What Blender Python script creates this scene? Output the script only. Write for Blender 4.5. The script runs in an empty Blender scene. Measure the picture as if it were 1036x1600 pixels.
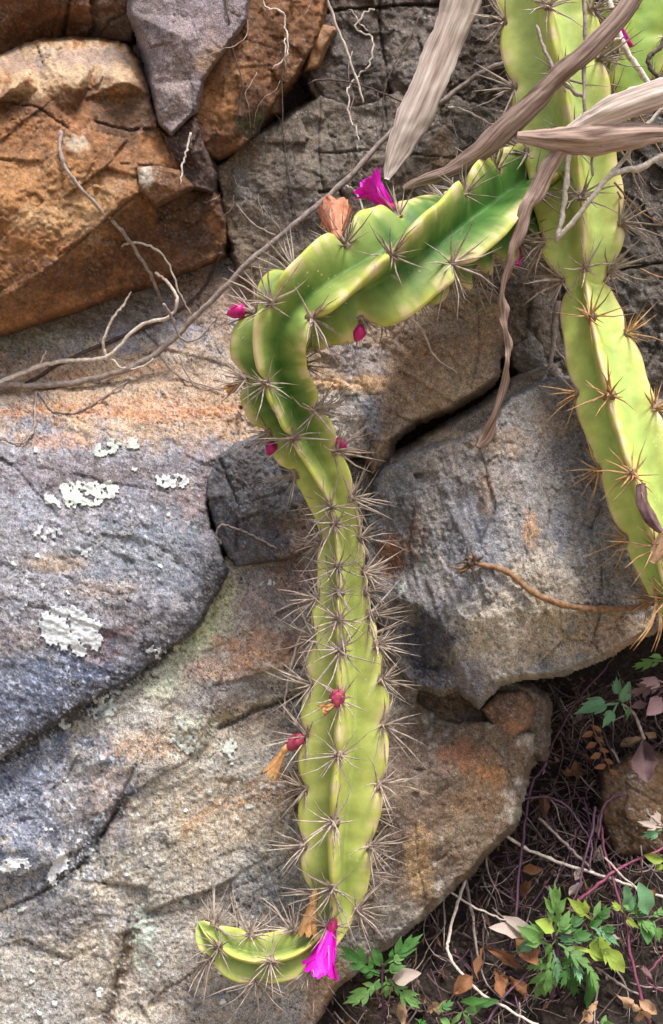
import bpy, math, random
import numpy as np
from mathutils import Vector, Matrix
from mathutils.geometry import delaunay_2d_cdt

R = math.radians
scene = bpy.context.scene
col = scene.collection

# ------------------------------------------------------------------ camera
DIST = 0.80            # camera to the plane of the rock face (m)
PX = 0.0005            # metres per photograph pixel on that plane
cam_d = bpy.data.cameras.new('camera')
cam = bpy.data.objects.new('camera', cam_d)
col.objects.link(cam)
cam.location = (0, -DIST, 0)
cam.rotation_euler = (R(90), 0, 0)
cam_d.sensor_fit = 'VERTICAL'
cam_d.sensor_height = 24
cam_d.lens = 24 * DIST / (1600 * PX)
cam_d.clip_start = 0.01
cam_d.clip_end = 400
cam_d.dof.use_dof = True
cam_d.dof.focus_distance = 0.745
cam_d.dof.aperture_fstop = 13.0
scene.camera = cam

# ------------------------------------------------------------------ sky, sun, exposure
SUN_EL, SUN_AZ = 64.0, 152.0          # azimuth from +Y clockwise; behind the camera, a little right
world = bpy.data.worlds.new('World')
scene.world = world
world.use_nodes = True
wn = world.node_tree
wn.nodes.clear()
sky = wn.nodes.new('ShaderNodeTexSky')
sky.sky_type = 'NISHITA'
sky.sun_disc = False
sky.sun_elevation = R(SUN_EL)
sky.sun_rotation = R(SUN_AZ)
sky.air_density = 1.0
sky.dust_density = 4.0
sky.ozone_density = 1.0
bg = wn.nodes.new('ShaderNodeBackground')
bg.inputs['Strength'].default_value = 0.068
wo = wn.nodes.new('ShaderNodeOutputWorld')
wn.links.new(sky.outputs[0], bg.inputs[0])
wn.links.new(bg.outputs[0], wo.inputs[0])
sun_d = bpy.data.lights.new('sun', 'SUN')
sun_d.energy = 1.5
sun_d.angle = R(15)
sun_d.color = (1.0, 0.98, 0.95)
sun = bpy.data.objects.new('sun', sun_d)
col.objects.link(sun)
sv = Vector((math.sin(R(SUN_AZ)) * math.cos(R(SUN_EL)), math.cos(R(SUN_AZ)) * math.cos(R(SUN_EL)), math.sin(R(SUN_EL))))
sun.rotation_euler = sv.to_track_quat('Z', 'Y').to_euler()
sun.location = sv * 5
vs = scene.view_settings
vs.view_transform = 'Standard'
vs.look = 'None'
vs.exposure = 1.6
vs.gamma = 1.0
vs.use_curve_mapping = False
scene.cycles.use_denoising = True
scene.cycles.max_bounces = 6

# ------------------------------------------------------------------ helpers
rng = random.Random(7)


def P(px, py, d=0.0):
    """photograph pixel + height in mm above the mean rock plane -> world point"""
    k = (DIST - d * 0.001) / DIST
    return Vector(((px - 518) * PX * k, -d * 0.001, (800 - py) * PX * k))


def srgb(*c):
    if len(c) == 1:
        c = c[0]
    out = []
    for v in c:
        v = v / 255.0
        out.append(v / 12.92 if v <= 0.04045 else ((v + 0.055) / 1.055) ** 2.4)
    return np.array(out)


def link(o, parent=None):
    col.objects.link(o)
    if parent is not None:
        o.parent = parent
    return o


def tag(o, label=None, cat=None, group=None, kind=None):
    if label:
        o['label'] = label
    if cat:
        o['category'] = cat
    if group:
        o['group'] = group
    if kind:
        o['kind'] = kind
    return o


def mesh_obj(name, verts, faces, mat=None, parent=None, smooth=True, loc=None):
    me = bpy.data.meshes.new(name)
    if loc is not None:
        verts = [Vector(v) - Vector(loc) for v in verts]
    me.from_pydata([tuple(v) for v in verts], [], faces)
    if smooth:
        me.polygons.foreach_set('use_smooth', [True] * len(me.polygons))
    if mat:
        me.materials.append(mat)
    me.update()
    o = bpy.data.objects.new(name, me)
    if loc is not None:
        o.location = loc
    return link(o, parent)


def empty(name, loc):
    o = bpy.data.objects.new(name, None)
    o.empty_display_size = 0.01
    o.location = loc
    return link(o)


# ---- numpy noise
def _hash(ix, iy, seed):
    h = (ix.astype(np.int64) * 374761393 + iy.astype(np.int64) * 668265263 + seed * 974711 + 1013) & 0xFFFFFFFF
    h = ((h ^ (h >> 13)) * 1274126177) & 0xFFFFFFFF
    h = (h ^ (h >> 16)) & 0xFFFFFFFF
    h = (h * 2246822519) & 0xFFFFFFFF
    h = h ^ (h >> 15)
    return (h & 0xFFFFFF) / float(0xFFFFFF)


def perlin(x, y, seed=0):
    x0 = np.floor(x); y0 = np.floor(y)
    fx = x - x0; fy = y - y0
    u = fx * fx * fx * (fx * (fx * 6 - 15) + 10)
    v = fy * fy * fy * (fy * (fy * 6 - 15) + 10)

    def g(dx, dy):
        a = _hash(x0 + dx, y0 + dy, seed) * 2 * np.pi
        return np.cos(a) * (fx - dx) + np.sin(a) * (fy - dy)
    a = g(0, 0); b = g(1, 0); c = g(0, 1); e = g(1, 1)
    return 1.5 * ((a * (1 - u) + b * u) * (1 - v) + (c * (1 - u) + e * u) * v)


def fbm(x, y, scale, seed=0, octv=4, gain=0.5):
    out = 0; amp = 1.0; tot = 0; f = 1.0 / scale
    for i in range(octv):
        out = out + amp * perlin(x * f + 13.7 * i, y * f - 7.3 * i, seed + i * 17)
        tot += amp; amp *= gain; f *= 2.03
    return out / tot


def facet(x, y, scale, seed=0, slope=1.0):
    """chipped, faceted height in units of scale"""
    X = x / scale; Y = y / scale
    x0 = np.floor(X); y0 = np.floor(Y)
    d1 = np.full(X.shape, 9.0); d2 = np.full(X.shape, 9.0)
    p1 = np.zeros(X.shape); p2 = np.zeros(X.shape)
    for dx in (-1, 0, 1):
        for dy in (-1, 0, 1):
            cx = x0 + dx + 0.15 + 0.7 * _hash(x0 + dx, y0 + dy, seed)
            cy = y0 + dy + 0.15 + 0.7 * _hash(x0 + dx, y0 + dy, seed + 5)
            gx = (_hash(x0 + dx, y0 + dy, seed + 9) - 0.5) * 2 * slope
            gy = (_hash(x0 + dx, y0 + dy, seed + 11) - 0.5) * 2 * slope
            a = _hash(x0 + dx, y0 + dy, seed + 15) - 0.5
            dd = np.hypot(X - cx, Y - cy)
            pl = a * 0.5 + gx * (X - cx) + gy * (Y - cy)
            n1 = dd < d1
            n2 = (~n1) & (dd < d2)
            d2 = np.where(n1, d1, np.where(n2, dd, d2)); p2 = np.where(n1, p1, np.where(n2, pl, p2))
            d1 = np.where(n1, dd, d1); p1 = np.where(n1, pl, p1)
    return np.minimum(p1, p2 + 1.6 * (d2 - d1))


def joints(x, y, ang, sx, sy, seed=0):
    """broken blocks: piecewise planes with sharp straight edges; returns plane height and edge distance"""
    ca, sa = math.cos(math.radians(ang)), math.sin(math.radians(ang))
    X = (x * ca + y * sa) / sx; Y = (-x * sa + y * ca) / sy
    x0 = np.floor(X); y0 = np.floor(Y)
    d1 = np.full(X.shape, 9.0); d2 = np.full(X.shape, 9.0); p1 = np.zeros(X.shape)
    for dx in (-1, 0, 1):
        for dy in (-1, 0, 1):
            cx = x0 + dx + 0.1 + 0.8 * _hash(x0 + dx, y0 + dy, seed)
            cy = y0 + dy + 0.1 + 0.8 * _hash(x0 + dx, y0 + dy, seed + 5)
            gx = (_hash(x0 + dx, y0 + dy, seed + 9) - 0.5) * 1.5
            gy = (_hash(x0 + dx, y0 + dy, seed + 11) - 0.5) * 1.5
            a = _hash(x0 + dx, y0 + dy, seed + 15) - 0.5
            dd = np.hypot(X - cx, Y - cy)
            pl = a * 1.2 + gx * (X - cx) + gy * (Y - cy)
            n1 = dd < d1
            d2 = np.where(n1, d1, np.minimum(d2, dd)); p1 = np.where(n1, pl, p1); d1 = np.where(n1, dd, d1)
    return p1, d2 - d1


def sstep(a, b, x):
    t = np.clip((x - a) / (b - a), 0, 1)
    return t * t * (3 - 2 * t)


def blur(a, n):
    for _ in range(n):
        p = np.pad(a, 1, mode='edge')
        a = (p[1:-1, 1:-1] * 2 + p[:-2, 1:-1] + p[2:, 1:-1] + p[1:-1, :-2] + p[1:-1, 2:]) / 6
    return a


# ---- materials
def new_mat(name):
    m = bpy.data.materials.new(name)
    m.use_nodes = True
    nt = m.node_tree
    b = nt.nodes['Principled BSDF']
    return m, nt, b


def N(nt, typ, **kw):
    n = nt.nodes.new(typ)
    for k, v in kw.items():
        setattr(n, k, v)
    return n


def rock_material(name, speck=0.5, bump=0.6, rough=0.82):
    m, nt, b = new_mat(name)
    L = nt.links.new
    at = N(nt, 'ShaderNodeVertexColor', layer_name='Col')
    tc = N(nt, 'ShaderNodeTexCoord')

    def noise(scale, det=4, rg=0.6):
        n = N(nt, 'ShaderNodeTexNoise')
        n.inputs['Scale'].default_value = scale
        n.inputs['Detail'].default_value = det
        n.inputs['Roughness'].default_value = rg
        L(tc.outputs['Object'], n.inputs['Vector'])
        return n
    n1 = noise(330, 5, 0.7)
    n2 = noise(1100, 3, 0.6)
    r1 = N(nt, 'ShaderNodeMapRange')
    r1.inputs['From Min'].default_value = 0.3; r1.inputs['From Max'].default_value = 0.7
    r1.inputs['To Min'].default_value = 0.6; r1.inputs['To Max'].default_value = 1.4
    L(n1.outputs['Fac'], r1.inputs['Value'])
    r2 = N(nt, 'ShaderNodeMapRange')
    r2.inputs['From Min'].default_value = 0.32; r2.inputs['From Max'].default_value = 0.68
    r2.inputs['To Min'].default_value = 1 - 0.8 * speck; r2.inputs['To Max'].default_value = 1 + 0.8 * speck
    L(n2.outputs['Fac'], r2.inputs['Value'])
    mu = N(nt, 'ShaderNodeMath', operation='MULTIPLY')
    L(r1.outputs[0], mu.inputs[0]); L(r2.outputs[0], mu.inputs[1])
    mx = N(nt, 'ShaderNodeMix', data_type='RGBA', blend_type='MULTIPLY')
    mx.inputs['Factor'].default_value = 1
    L(at.outputs['Color'], mx.inputs['A']); L(mu.outputs[0], mx.inputs['B'])
    # pale mineral grains
    vo = N(nt, 'ShaderNodeTexVoronoi')
    vo.inputs['Scale'].default_value = 520
    L(tc.outputs['Object'], vo.inputs['Vector'])
    vr = N(nt, 'ShaderNodeMapRange')
    vr.inputs['From Min'].default_value = 0.12; vr.inputs['From Max'].default_value = 0.26
    vr.inputs['To Min'].default_value = 0.55 * speck; vr.inputs['To Max'].default_value = 0
    L(vo.outputs['Distance'], vr.inputs['Value'])
    n3 = noise(150, 2)
    vg = N(nt, 'ShaderNodeMapRange')
    vg.inputs['From Min'].default_value = 0.47; vg.inputs['From Max'].default_value = 0.62
    L(n3.outputs['Fac'], vg.inputs['Value'])
    vm = N(nt, 'ShaderNodeMath', operation='MULTIPLY')
    L(vr.outputs[0], vm.inputs[0]); L(vg.outputs[0], vm.inputs[1])
    mg = N(nt, 'ShaderNodeMix', data_type='RGBA')
    L(vm.outputs[0], mg.inputs['Factor']); L(mx.outputs['Result'], mg.inputs['A'])
    mg.inputs['B'].default_value = (0.62, 0.60, 0.58, 1)
    L(mg.outputs['Result'], b.inputs['Base Color'])
    b.inputs['Roughness'].default_value = rough
    b.inputs['Specular IOR Level'].default_value = 0.35
    bp = N(nt, 'ShaderNodeBump')
    bp.inputs['Strength'].default_value = bump
    bp.inputs['Distance'].default_value = 0.002
    ad = N(nt, 'ShaderNodeMath', operation='ADD')
    hf = N(nt, 'ShaderNodeMath', operation='MULTIPLY'); hf.inputs[1].default_value = 0.4
    L(n2.outputs['Fac'], hf.inputs[0])
    L(n1.outputs['Fac'], ad.inputs[0]); L(hf.outputs[0], ad.inputs[1])
    L(ad.outputs[0], bp.inputs['Height'])
    L(bp.outputs[0], b.inputs['Normal'])
    return m


def simple_mat(name, c1, c2, scale=120, rough=0.7, bump=0.3, stretch=None, sub=0.0, spec=0.4, trans=0.0, dist=0.0006, uv=False):
    """two-tone noise material in object space"""
    m, nt, b = new_mat(name)
    L = nt.links.new
    tc = N(nt, 'ShaderNodeTexCoord')
    src = tc.outputs['UV' if uv else 'Object']
    if stretch:
        mp = N(nt, 'ShaderNodeMapping')
        mp.inputs['Scale'].default_value = stretch
        L(src, mp.inputs['Vector']); src = mp.outputs[0]
    n = N(nt, 'ShaderNodeTexNoise')
    n.inputs['Scale'].default_value = scale
    n.inputs['Detail'].default_value = 5
    n.inputs['Roughness'].default_value = 0.65
    L(src, n.inputs['Vector'])
    cr = N(nt, 'ShaderNodeValToRGB')
    cr.color_ramp.elements[0].position = 0.32; cr.color_ramp.elements[1].position = 0.68
    cr.color_ramp.elements[0].color = (*srgb(c1), 1); cr.color_ramp.elements[1].color = (*srgb(c2), 1)
    L(n.outputs['Fac'], cr.inputs['Fac'])
    oi = N(nt, 'ShaderNodeObjectInfo')
    hs = N(nt, 'ShaderNodeHueSaturation')
    mr = N(nt, 'ShaderNodeMapRange')
    mr.inputs['To Min'].default_value = 0.8; mr.inputs['To Max'].default_value = 1.2
    L(oi.outputs['Random'], mr.inputs['Value']); L(mr.outputs[0], hs.inputs['Value'])
    L(cr.outputs[0], hs.inputs['Color'])
    L(hs.outputs[0], b.inputs['Base Color'])
    b.inputs['Roughness'].default_value = rough
    b.inputs['Specular IOR Level'].default_value = spec
    if sub:
        b.inputs['Subsurface Weight'].default_value = sub
        b.inputs['Subsurface Radius'].default_value = (0.6, 0.6, 0.2)
        b.inputs['Subsurface Scale'].default_value = 0.004
    bp = N(nt, 'ShaderNodeBump')
    bp.inputs['Strength'].default_value = bump
    bp.inputs['Distance'].default_value = dist
    L(n.outputs['Fac'], bp.inputs['Height'])
    L(bp.outputs[0], b.inputs['Normal'])
    if trans:
        tr = N(nt, 'ShaderNodeBsdfTranslucent')
        L(hs.outputs[0], tr.inputs['Color'])
        ms = N(nt, 'ShaderNodeMixShader')
        ms.inputs[0].default_value = trans
        out = nt.nodes['Material Output']
        L(b.outputs[0], ms.inputs[1]); L(tr.outputs[0], ms.inputs[2]); L(ms.outputs[0], out.inputs['Surface'])
    return m
# ------------------------------------------------------------------ the rock face
M_ROCK = rock_material('weathered_schist', 0.72, 0.85)
M_ROCK_BROWN = rock_material('rusty_rock', 0.25, 0.8)
M_SOIL = rock_material('dark_soil', 0.12, 1.0, 0.95)

STEP = 2.4
SURF_X0, SURF_Y0 = -200, -140
SURF = np.full((int((1800 + 140) / STEP) + 2, int((1250 + 200) / STEP) + 2), -400.0)


def surf(px, py):
    """height (mm) of the topmost rock under a pixel"""
    j = int(round((px - SURF_X0) / STEP)); i = int(round((py - SURF_Y0) / STEP))
    i = min(max(i, 0), SURF.shape[0] - 1); j = min(max(j, 0), SURF.shape[1] - 1)
    return float(SURF[i, j])


def poly_sdf(X, Y, pts):
    """signed distance (inside positive) and nearest-outline depth"""
    n = len(pts)
    best = np.full(X.shape, 1e18); dep = np.zeros(X.shape)
    inside = np.zeros(X.shape, bool)
    for i in range(n):
        ax, ay, ad = pts[i]; bx, by, bd = pts[(i + 1) % n]
        ex, ey = bx - ax, by - ay
        t = np.clip(((X - ax) * ex + (Y - ay) * ey) / (ex * ex + ey * ey + 1e-9), 0, 1)
        dd = (X - ax - t * ex) ** 2 + (Y - ay - t * ey) ** 2
        c = dd < best
        best = np.where(c, dd, best); dep = np.where(c, ad + t * (bd - ad), dep)
        if ay != by:
            cr = ((ay > Y) != (by > Y)) & (X < ex * (Y - ay) / ey + ax)
            inside ^= cr
    s = np.sqrt(best)
    return np.where(inside, s, -s), dep


def tri_interp(X, Y, outline, interior, fallback):
    vs_ = [Vector((p[0], p[1])) for p in outline] + [Vector((p[0], p[1])) for p in interior]
    dz = [p[2] for p in outline] + [p[2] for p in interior]
    n = len(outline)
    ov, oe, of, ovs, _, _ = delaunay_2d_cdt(vs_, [(i, (i + 1) % n) for i in range(n)], [], 1, 1e-4)
    zz = []
    for k, src in enumerate(ovs):
        zz.append(sum(dz[s] for s in src) / len(src) if src else 0.0)
    out = fallback.copy()
    for f in of:
        if len(f) != 3:
            continue
        (x0, y0), (x1, y1), (x2, y2) = (ov[i] for i in f)
        den = (y1 - y2) * (x0 - x2) + (x2 - x1) * (y0 - y2)
        if abs(den) < 1e-9:
            continue
        m = (X >= min(x0, x1, x2)) & (X <= max(x0, x1, x2)) & (Y >= min(y0, y1, y2)) & (Y <= max(y0, y1, y2))
        xs = X[m]; ys = Y[m]
        a = ((y1 - y2) * (xs - x2) + (x2 - x1) * (ys - y2)) / den
        b_ = ((y2 - y0) * (xs - x2) + (x0 - x2) * (ys - y2)) / den
        c = 1 - a - b_
        ins = (a >= -1e-6) & (b_ >= -1e-6) & (c >= -1e-6)
        v = out[m]
        v[ins] = (a * zz[f[0]] + b_ * zz[f[1]] + c * zz[f[2]])[ins]
        out[m] = v
    return out


def heightfield_object(name, X, Y, Dm, C, mask, mat, back=25.0, parent=None):
    """mesh from a masked grid of heights with walls running back at the rim"""
    h, w = X.shape
    cell = mask[:-1, :-1] & mask[1:, :-1] & mask[:-1, 1:] & mask[1:, 1:]
    used = np.zeros_like(mask)
    used[:-1, :-1] |= cell; used[1:, :-1] |= cell; used[:-1, 1:] |= cell; used[1:, 1:] |= cell
    idx = np.full(mask.shape, -1, np.int64)
    n = int(used.sum())
    idx[used] = np.arange(n)
    xs = X[used]; ys = Y[used]; ds = Dm[used]; cs = C[used]
    quads = np.stack([idx[:-1, :-1][cell], idx[1:, :-1][cell], idx[1:, 1:][cell], idx[:-1, 1:][cell]], 1)
    # rim walls
    pc = np.pad(cell, 1)
    walls = []
    up = cell & ~pc[:-2, 1:-1]; dn = cell & ~pc[2:, 1:-1]; lf = cell & ~pc[1:-1, :-2]; rt = cell & ~pc[1:-1, 2:]
    walls.append(np.stack([idx[:-1, 1:][up], idx[:-1, :-1][up]], 1) if False else np.stack([idx[:-1, :-1][up], idx[:-1, 1:][up]], 1))
    walls.append(np.stack([idx[1:, 1:][dn], idx[1:, :-1][dn]], 1))
    walls.append(np.stack([idx[1:, :-1][lf], idx[:-1, :-1][lf]], 1))
    walls.append(np.stack([idx[:-1, 1:][rt], idx[1:, 1:][rt]], 1))
    W = np.concatenate(walls)
    rim = np.unique(W)
    rmap = np.full(n, -1, np.int64); rmap[rim] = n + np.arange(len(rim))
    xs = np.concatenate([xs, xs[rim]]); ys = np.concatenate([ys, ys[rim]])
    ds = np.concatenate([ds, ds[rim] - back]); cs = np.concatenate([cs, cs[rim]])
    wq = np.stack([W[:, 0], W[:, 1], rmap[W[:, 1]], rmap[W[:, 0]]], 1)
    quads = np.concatenate([quads, wq])
    k = (DIST - ds * 0.001) / DIST
    co = np.stack([(xs - 518) * PX * k, -ds * 0.001, (800 - ys) * PX * k], 1)
    cen = co.mean(0)
    co = co - cen
    me = bpy.data.meshes.new(name)
    me.vertices.add(len(co)); me.vertices.foreach_set('co', co.ravel())
    nq = len(quads)
    me.loops.add(nq * 4); me.loops.foreach_set('vertex_index', quads.ravel())
    me.polygons.add(nq)
    me.polygons.foreach_set('loop_start', np.arange(0, nq * 4, 4))
    me.polygons.foreach_set('loop_total', np.full(nq, 4))
    me.polygons.foreach_set('use_smooth', np.ones(nq, bool))
    ca = me.color_attributes.new('Col', 'FLOAT_COLOR', 'POINT')
    ca.data.foreach_set('color', np.concatenate([np.clip(cs, 0, 1), np.ones((len(cs), 1))], 1).ravel())
    me.materials.append(mat)
    me.update(); me.validate()
    o = bpy.data.objects.new(name, me)
    o.location = cen
    return link(o, parent)


def make_paint(X, Y, seed):
    base_n = {}

    def nz(scale):
        if scale not in base_n:
            base_n[scale] = fbm(X, Y, scale, seed + int(scale) * 3, 5, 0.6)
        return base_n[scale]
    return nz


def rock(name, label, outline, interior=(), seed=1, base=(150, 140, 130), paints=(), cracks=(), noise=3.0,
         chip=1.5, strata=None, warp=7.0, rnd=3.5, soft=1, mat=None, group=None, kind=None, back=30.0, spots=(), steep=5.0,
         fleck=0.35, cat='rock', gain=1.25, terr=1.3, hair=1.0, lines=(), fade=None, joint=(-30, 130, 60, 4.0), lift=0.6):
    pad = 16
    if lift and interior:
        lifted = []
        for (ax, ay, ad) in outline:
            near = sorted(interior, key=lambda q: (q[0] - ax) ** 2 + (q[1] - ay) ** 2)[:2]
            di = sum(q[2] for q in near) / len(near)
            lifted.append((ax, ay, ad + lift * max(0.0, di - ad)))
        outline = lifted
    x0 = min(p[0] for p in outline) - pad; x1 = max(p[0] for p in outline) + pad
    y0 = min(p[1] for p in outline) - pad; y1 = max(p[1] for p in outline) + pad
    # snap to the shared lattice
    x0 = SURF_X0 + math.floor((x0 - SURF_X0) / STEP) * STEP; y0 = SURF_Y0 + math.floor((y0 - SURF_Y0) / STEP) * STEP
    xs = np.arange(x0, x1, STEP); ys = np.arange(y0, y1, STEP)
    X, Y = np.meshgrid(xs, ys)
    wx = fbm(X, Y, 60, seed + 100, 5, 0.62) * warp * 1.0; wy = fbm(X, Y, 60, seed + 200, 5, 0.62) * warp * 1.0
    # angular outline: facet noise adds chipped corners
    wc = facet(X, Y, 64, seed + 300) * warp * 0.8 + facet(X, Y, 20, seed + 301) * warp * 0.3
    XW = X + wx + wc; YW = Y + wy - wc * 0.6
    s, dep = poly_sdf(XW, YW, outline)
    Dm = tri_interp(XW, YW, list(outline), list(interior), dep)
    Dm = np.where(s > 0, Dm, dep)
    md = float(np.mean([p[2] for p in outline]))
    Dm = md + (Dm - md) * gain
    Dm = blur(Dm, soft)
    big = fbm(X, Y, 120, seed + 1, 5, 0.5)
    Dm = Dm + noise * 1.6 * big
    Dm = Dm + chip * 2.2 * facet(X + wx, Y + wy, 75, seed + 2) + chip * 1.1 * facet(X + wx, Y + wy, 30, seed + 3) \
        + chip * 0.6 * facet(X, Y, 12, seed + 4)
    fine = fbm(X, Y, 16, seed + 5, 4, 0.65)
    Dm = Dm + noise * 0.75 * fine
    if joint:
        jh, je = joints(X + wx * 0.7, Y + wy * 0.7, joint[0], joint[1], joint[2], seed + 91)
        jg = 0.35 + 0.65 * sstep(-0.2, 0.25, fbm(X, Y, 170, seed + 93, 3))
        Dm = Dm + joint[3] * jh * jg - 1.6 * np.clip(1 - je / 0.035, 0, 1) * jg * min(1.0, joint[3] / 3)
        jh2, je2 = joints(X + wx * 0.7, Y + wy * 0.7, joint[0] + 22, joint[1] * 0.38, joint[2] * 0.42, seed + 95)
        jg2 = sstep(0.0, 0.35, fbm(X, Y, 90, seed + 97, 3))
        Dm = Dm + joint[3] * 0.42 * jh2 * jg2
    # broken layers: small sharp steps
    tn = fbm(X + wx * 2, (Y + wy * 2) * 1.5, 130, seed + 41, 5, 0.62) * 6 + 0.25 * fine
    fr = tn - np.floor(tn)
    tgate = sstep(-0.25, 0.3, fbm(X, Y, 150, seed + 43, 3))
    Dm = Dm + terr * 1.5 * (np.floor(tn) + sstep(0.42, 0.55, fr) - tn) * tgate
    if strata:
        ang, amp, sc = strata
        ca, sa = math.cos(R(ang)), math.sin(R(ang))
        U = X * ca + Y * sa; V = -X * sa + Y * ca
        st = fbm(U / 7.0 + wx * 0.12, V + wy * 0.8, sc, seed + 6, 4, 0.6)
        Dm = Dm + amp * (st + 0.6 * np.abs(fbm(U / 5.0, V + wy * 0.5, sc * 0.5, seed + 8, 3)))
    crackm = np.zeros(X.shape)
    for pts, wpx, dmm in cracks:
        cs_, _ = poly_dist(X + wx * 0.55, Y + wy * 0.55, pts)
        wid = wpx * (0.75 + 0.7 * fbm(X, Y, 35, seed + 31, 3))
        c = np.clip(1 - cs_ / np.maximum(wid, 0.8), 0, 1)
        Dm = Dm - dmm * np.sqrt(c)
        crackm = np.maximum(crackm, c)
    # hairline fractures
    hr = np.abs(fbm(X + wx * 2, Y + wy * 2, 170, seed + 51, 5, 0.55))
    hg = sstep(0.0, 0.3, fbm(X, Y, 110, seed + 53, 3))
    hc = np.clip(1 - hr / 0.016, 0, 1) * hg
    Dm = Dm - 1.6 * hair * hc
    # rounded rim, then the side falls away
    t = np.clip(s, 0, rnd)
    Dm = Dm - rnd * 0.5 * (1 - np.sqrt(np.clip(1 - ((rnd - t) / rnd) ** 2, 0, 1)))
    Dm = Dm - np.where(s < 0, -s * steep * PX * 1000 * 2.0, 0)
    mask = s > -11
    # colour
    nz = make_paint(X, Y, seed)
    C = np.empty(X.shape + (3,))
    C[:] = srgb(base)
    for (cx, cy, rx, ry, hexc, *opt) in paints:
        stren = opt[0] if opt else 0.9
        nsc = opt[1] if len(opt) > 1 else 40
        q = np.hypot((X - cx) / rx, (Y - cy) / ry)
        a = sstep(1.2, 0.6, q + 1.0 * nz(nsc) + 0.55 * nz(12)) * stren * 0.85
        C = C * (1 - a[..., None]) + srgb(hexc) * a[..., None]
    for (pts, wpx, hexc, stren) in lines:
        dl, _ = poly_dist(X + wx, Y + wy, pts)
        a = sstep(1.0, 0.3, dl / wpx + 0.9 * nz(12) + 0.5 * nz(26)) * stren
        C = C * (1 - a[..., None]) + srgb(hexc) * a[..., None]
    lum = C @ np.array([0.3, 0.55, 0.15])
    C = lum[..., None] * 0.12 + C * 0.88
    v = 1 + 0.5 * nz(26) + 0.5 * fbm(X, Y, 8, seed + 61, 3, 0.75)
    warm = nz(90) * 0.12 + nz(18) * 0.08
    C = C * np.clip(v, 0.35, 1.7)[..., None] * np.stack([1 + warm, 1 + warm * 0.1, 1 - warm * 1.2], -1)
    # near-black tint blended in along the fractures
    gr = np.clip(np.maximum(crackm, hc * 0.8) * 1.3, 0, 1)[..., None] * 0.55
    C = C * (1 - gr) + np.array([0.035, 0.03, 0.028]) * gr
    # mineral flecks
    fl = _hash((X / STEP).round(), (Y / STEP).round(), seed + 71)
    gate = sstep(-0.15, 0.35, nz(60))
    if fade:
        fleck = fleck * (0.25 + 0.75 * sstep(fade[0], fade[1], X))
    a = (fl > 0.88) * np.clip(fleck * (0.4 + gate), 0, 0.85)
    C = C * (1 - a[..., None]) + np.array([0.42, 0.42, 0.43]) * a[..., None]
    a = (fl < 0.13) * np.clip(fleck * (0.5 + gate), 0, 0.85)
    C = C * (1 - a[..., None]) + np.array([0.03, 0.03, 0.035]) * a[..., None]
    # crusty lichen speckle
    for (cx, cy, rx, ry, hexc, dens) in spots:
        q = np.hypot((X - cx) / rx, (Y - cy) / ry)
        f = fbm(X, Y, 9, seed + 81, 3, 0.7) + 0.5 * fbm(X, Y, 30, seed + 83, 3)
        a = sstep(0.0, 0.12, f * (1 if sum(hexc) > 330 else -1) - (0.55 - dens) - 0.6 * np.clip(q - 0.55, 0, 2)) * (q < 1.5) * 0.9
        C = C * (1 - a[..., None]) + srgb(hexc) * a[..., None] * (1 + 0.15 * nz(18))[..., None]
        Dm = Dm + a * (0.5 if sum(hexc) > 330 else 0.0)
    # merge into the lookup
    j0 = int(round((x0 - SURF_X0) / STEP)); i0 = int(round((y0 - SURF_Y0) / STEP))
    h, w = X.shape
    ii0, jj0 = max(i0, 0), max(j0, 0)
    ii1, jj1 = min(i0 + h, SURF.shape[0]), min(j0 + w, SURF.shape[1])
    sub = np.where(mask, Dm, -400)[ii0 - i0:ii1 - i0, jj0 - j0:jj1 - j0]
    SURF[ii0:ii1, jj0:jj1] = np.maximum(SURF[ii0:ii1, jj0:jj1], sub)
    o = heightfield_object(name, X, Y, Dm, C, mask, mat or M_ROCK, back)
    if kind:
        tag(o, kind=kind)
    else:
        tag(o, label, cat, group)
    return o


def poly_dist(X, Y, pts):
    best = np.full(X.shape, 1e18)
    for i in range(len(pts) - 1):
        ax, ay = pts[i]; bx, by = pts[i + 1]
        ex, ey = bx - ax, by - ay
        t = np.clip(((X - ax) * ex + (Y - ay) * ey) / (ex * ex + ey * ey + 1e-9), 0, 1)
        best = np.minimum(best, (X - ax - t * ex) ** 2 + (Y - ay - t * ey) ** 2)
    return np.sqrt(best), None


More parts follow.
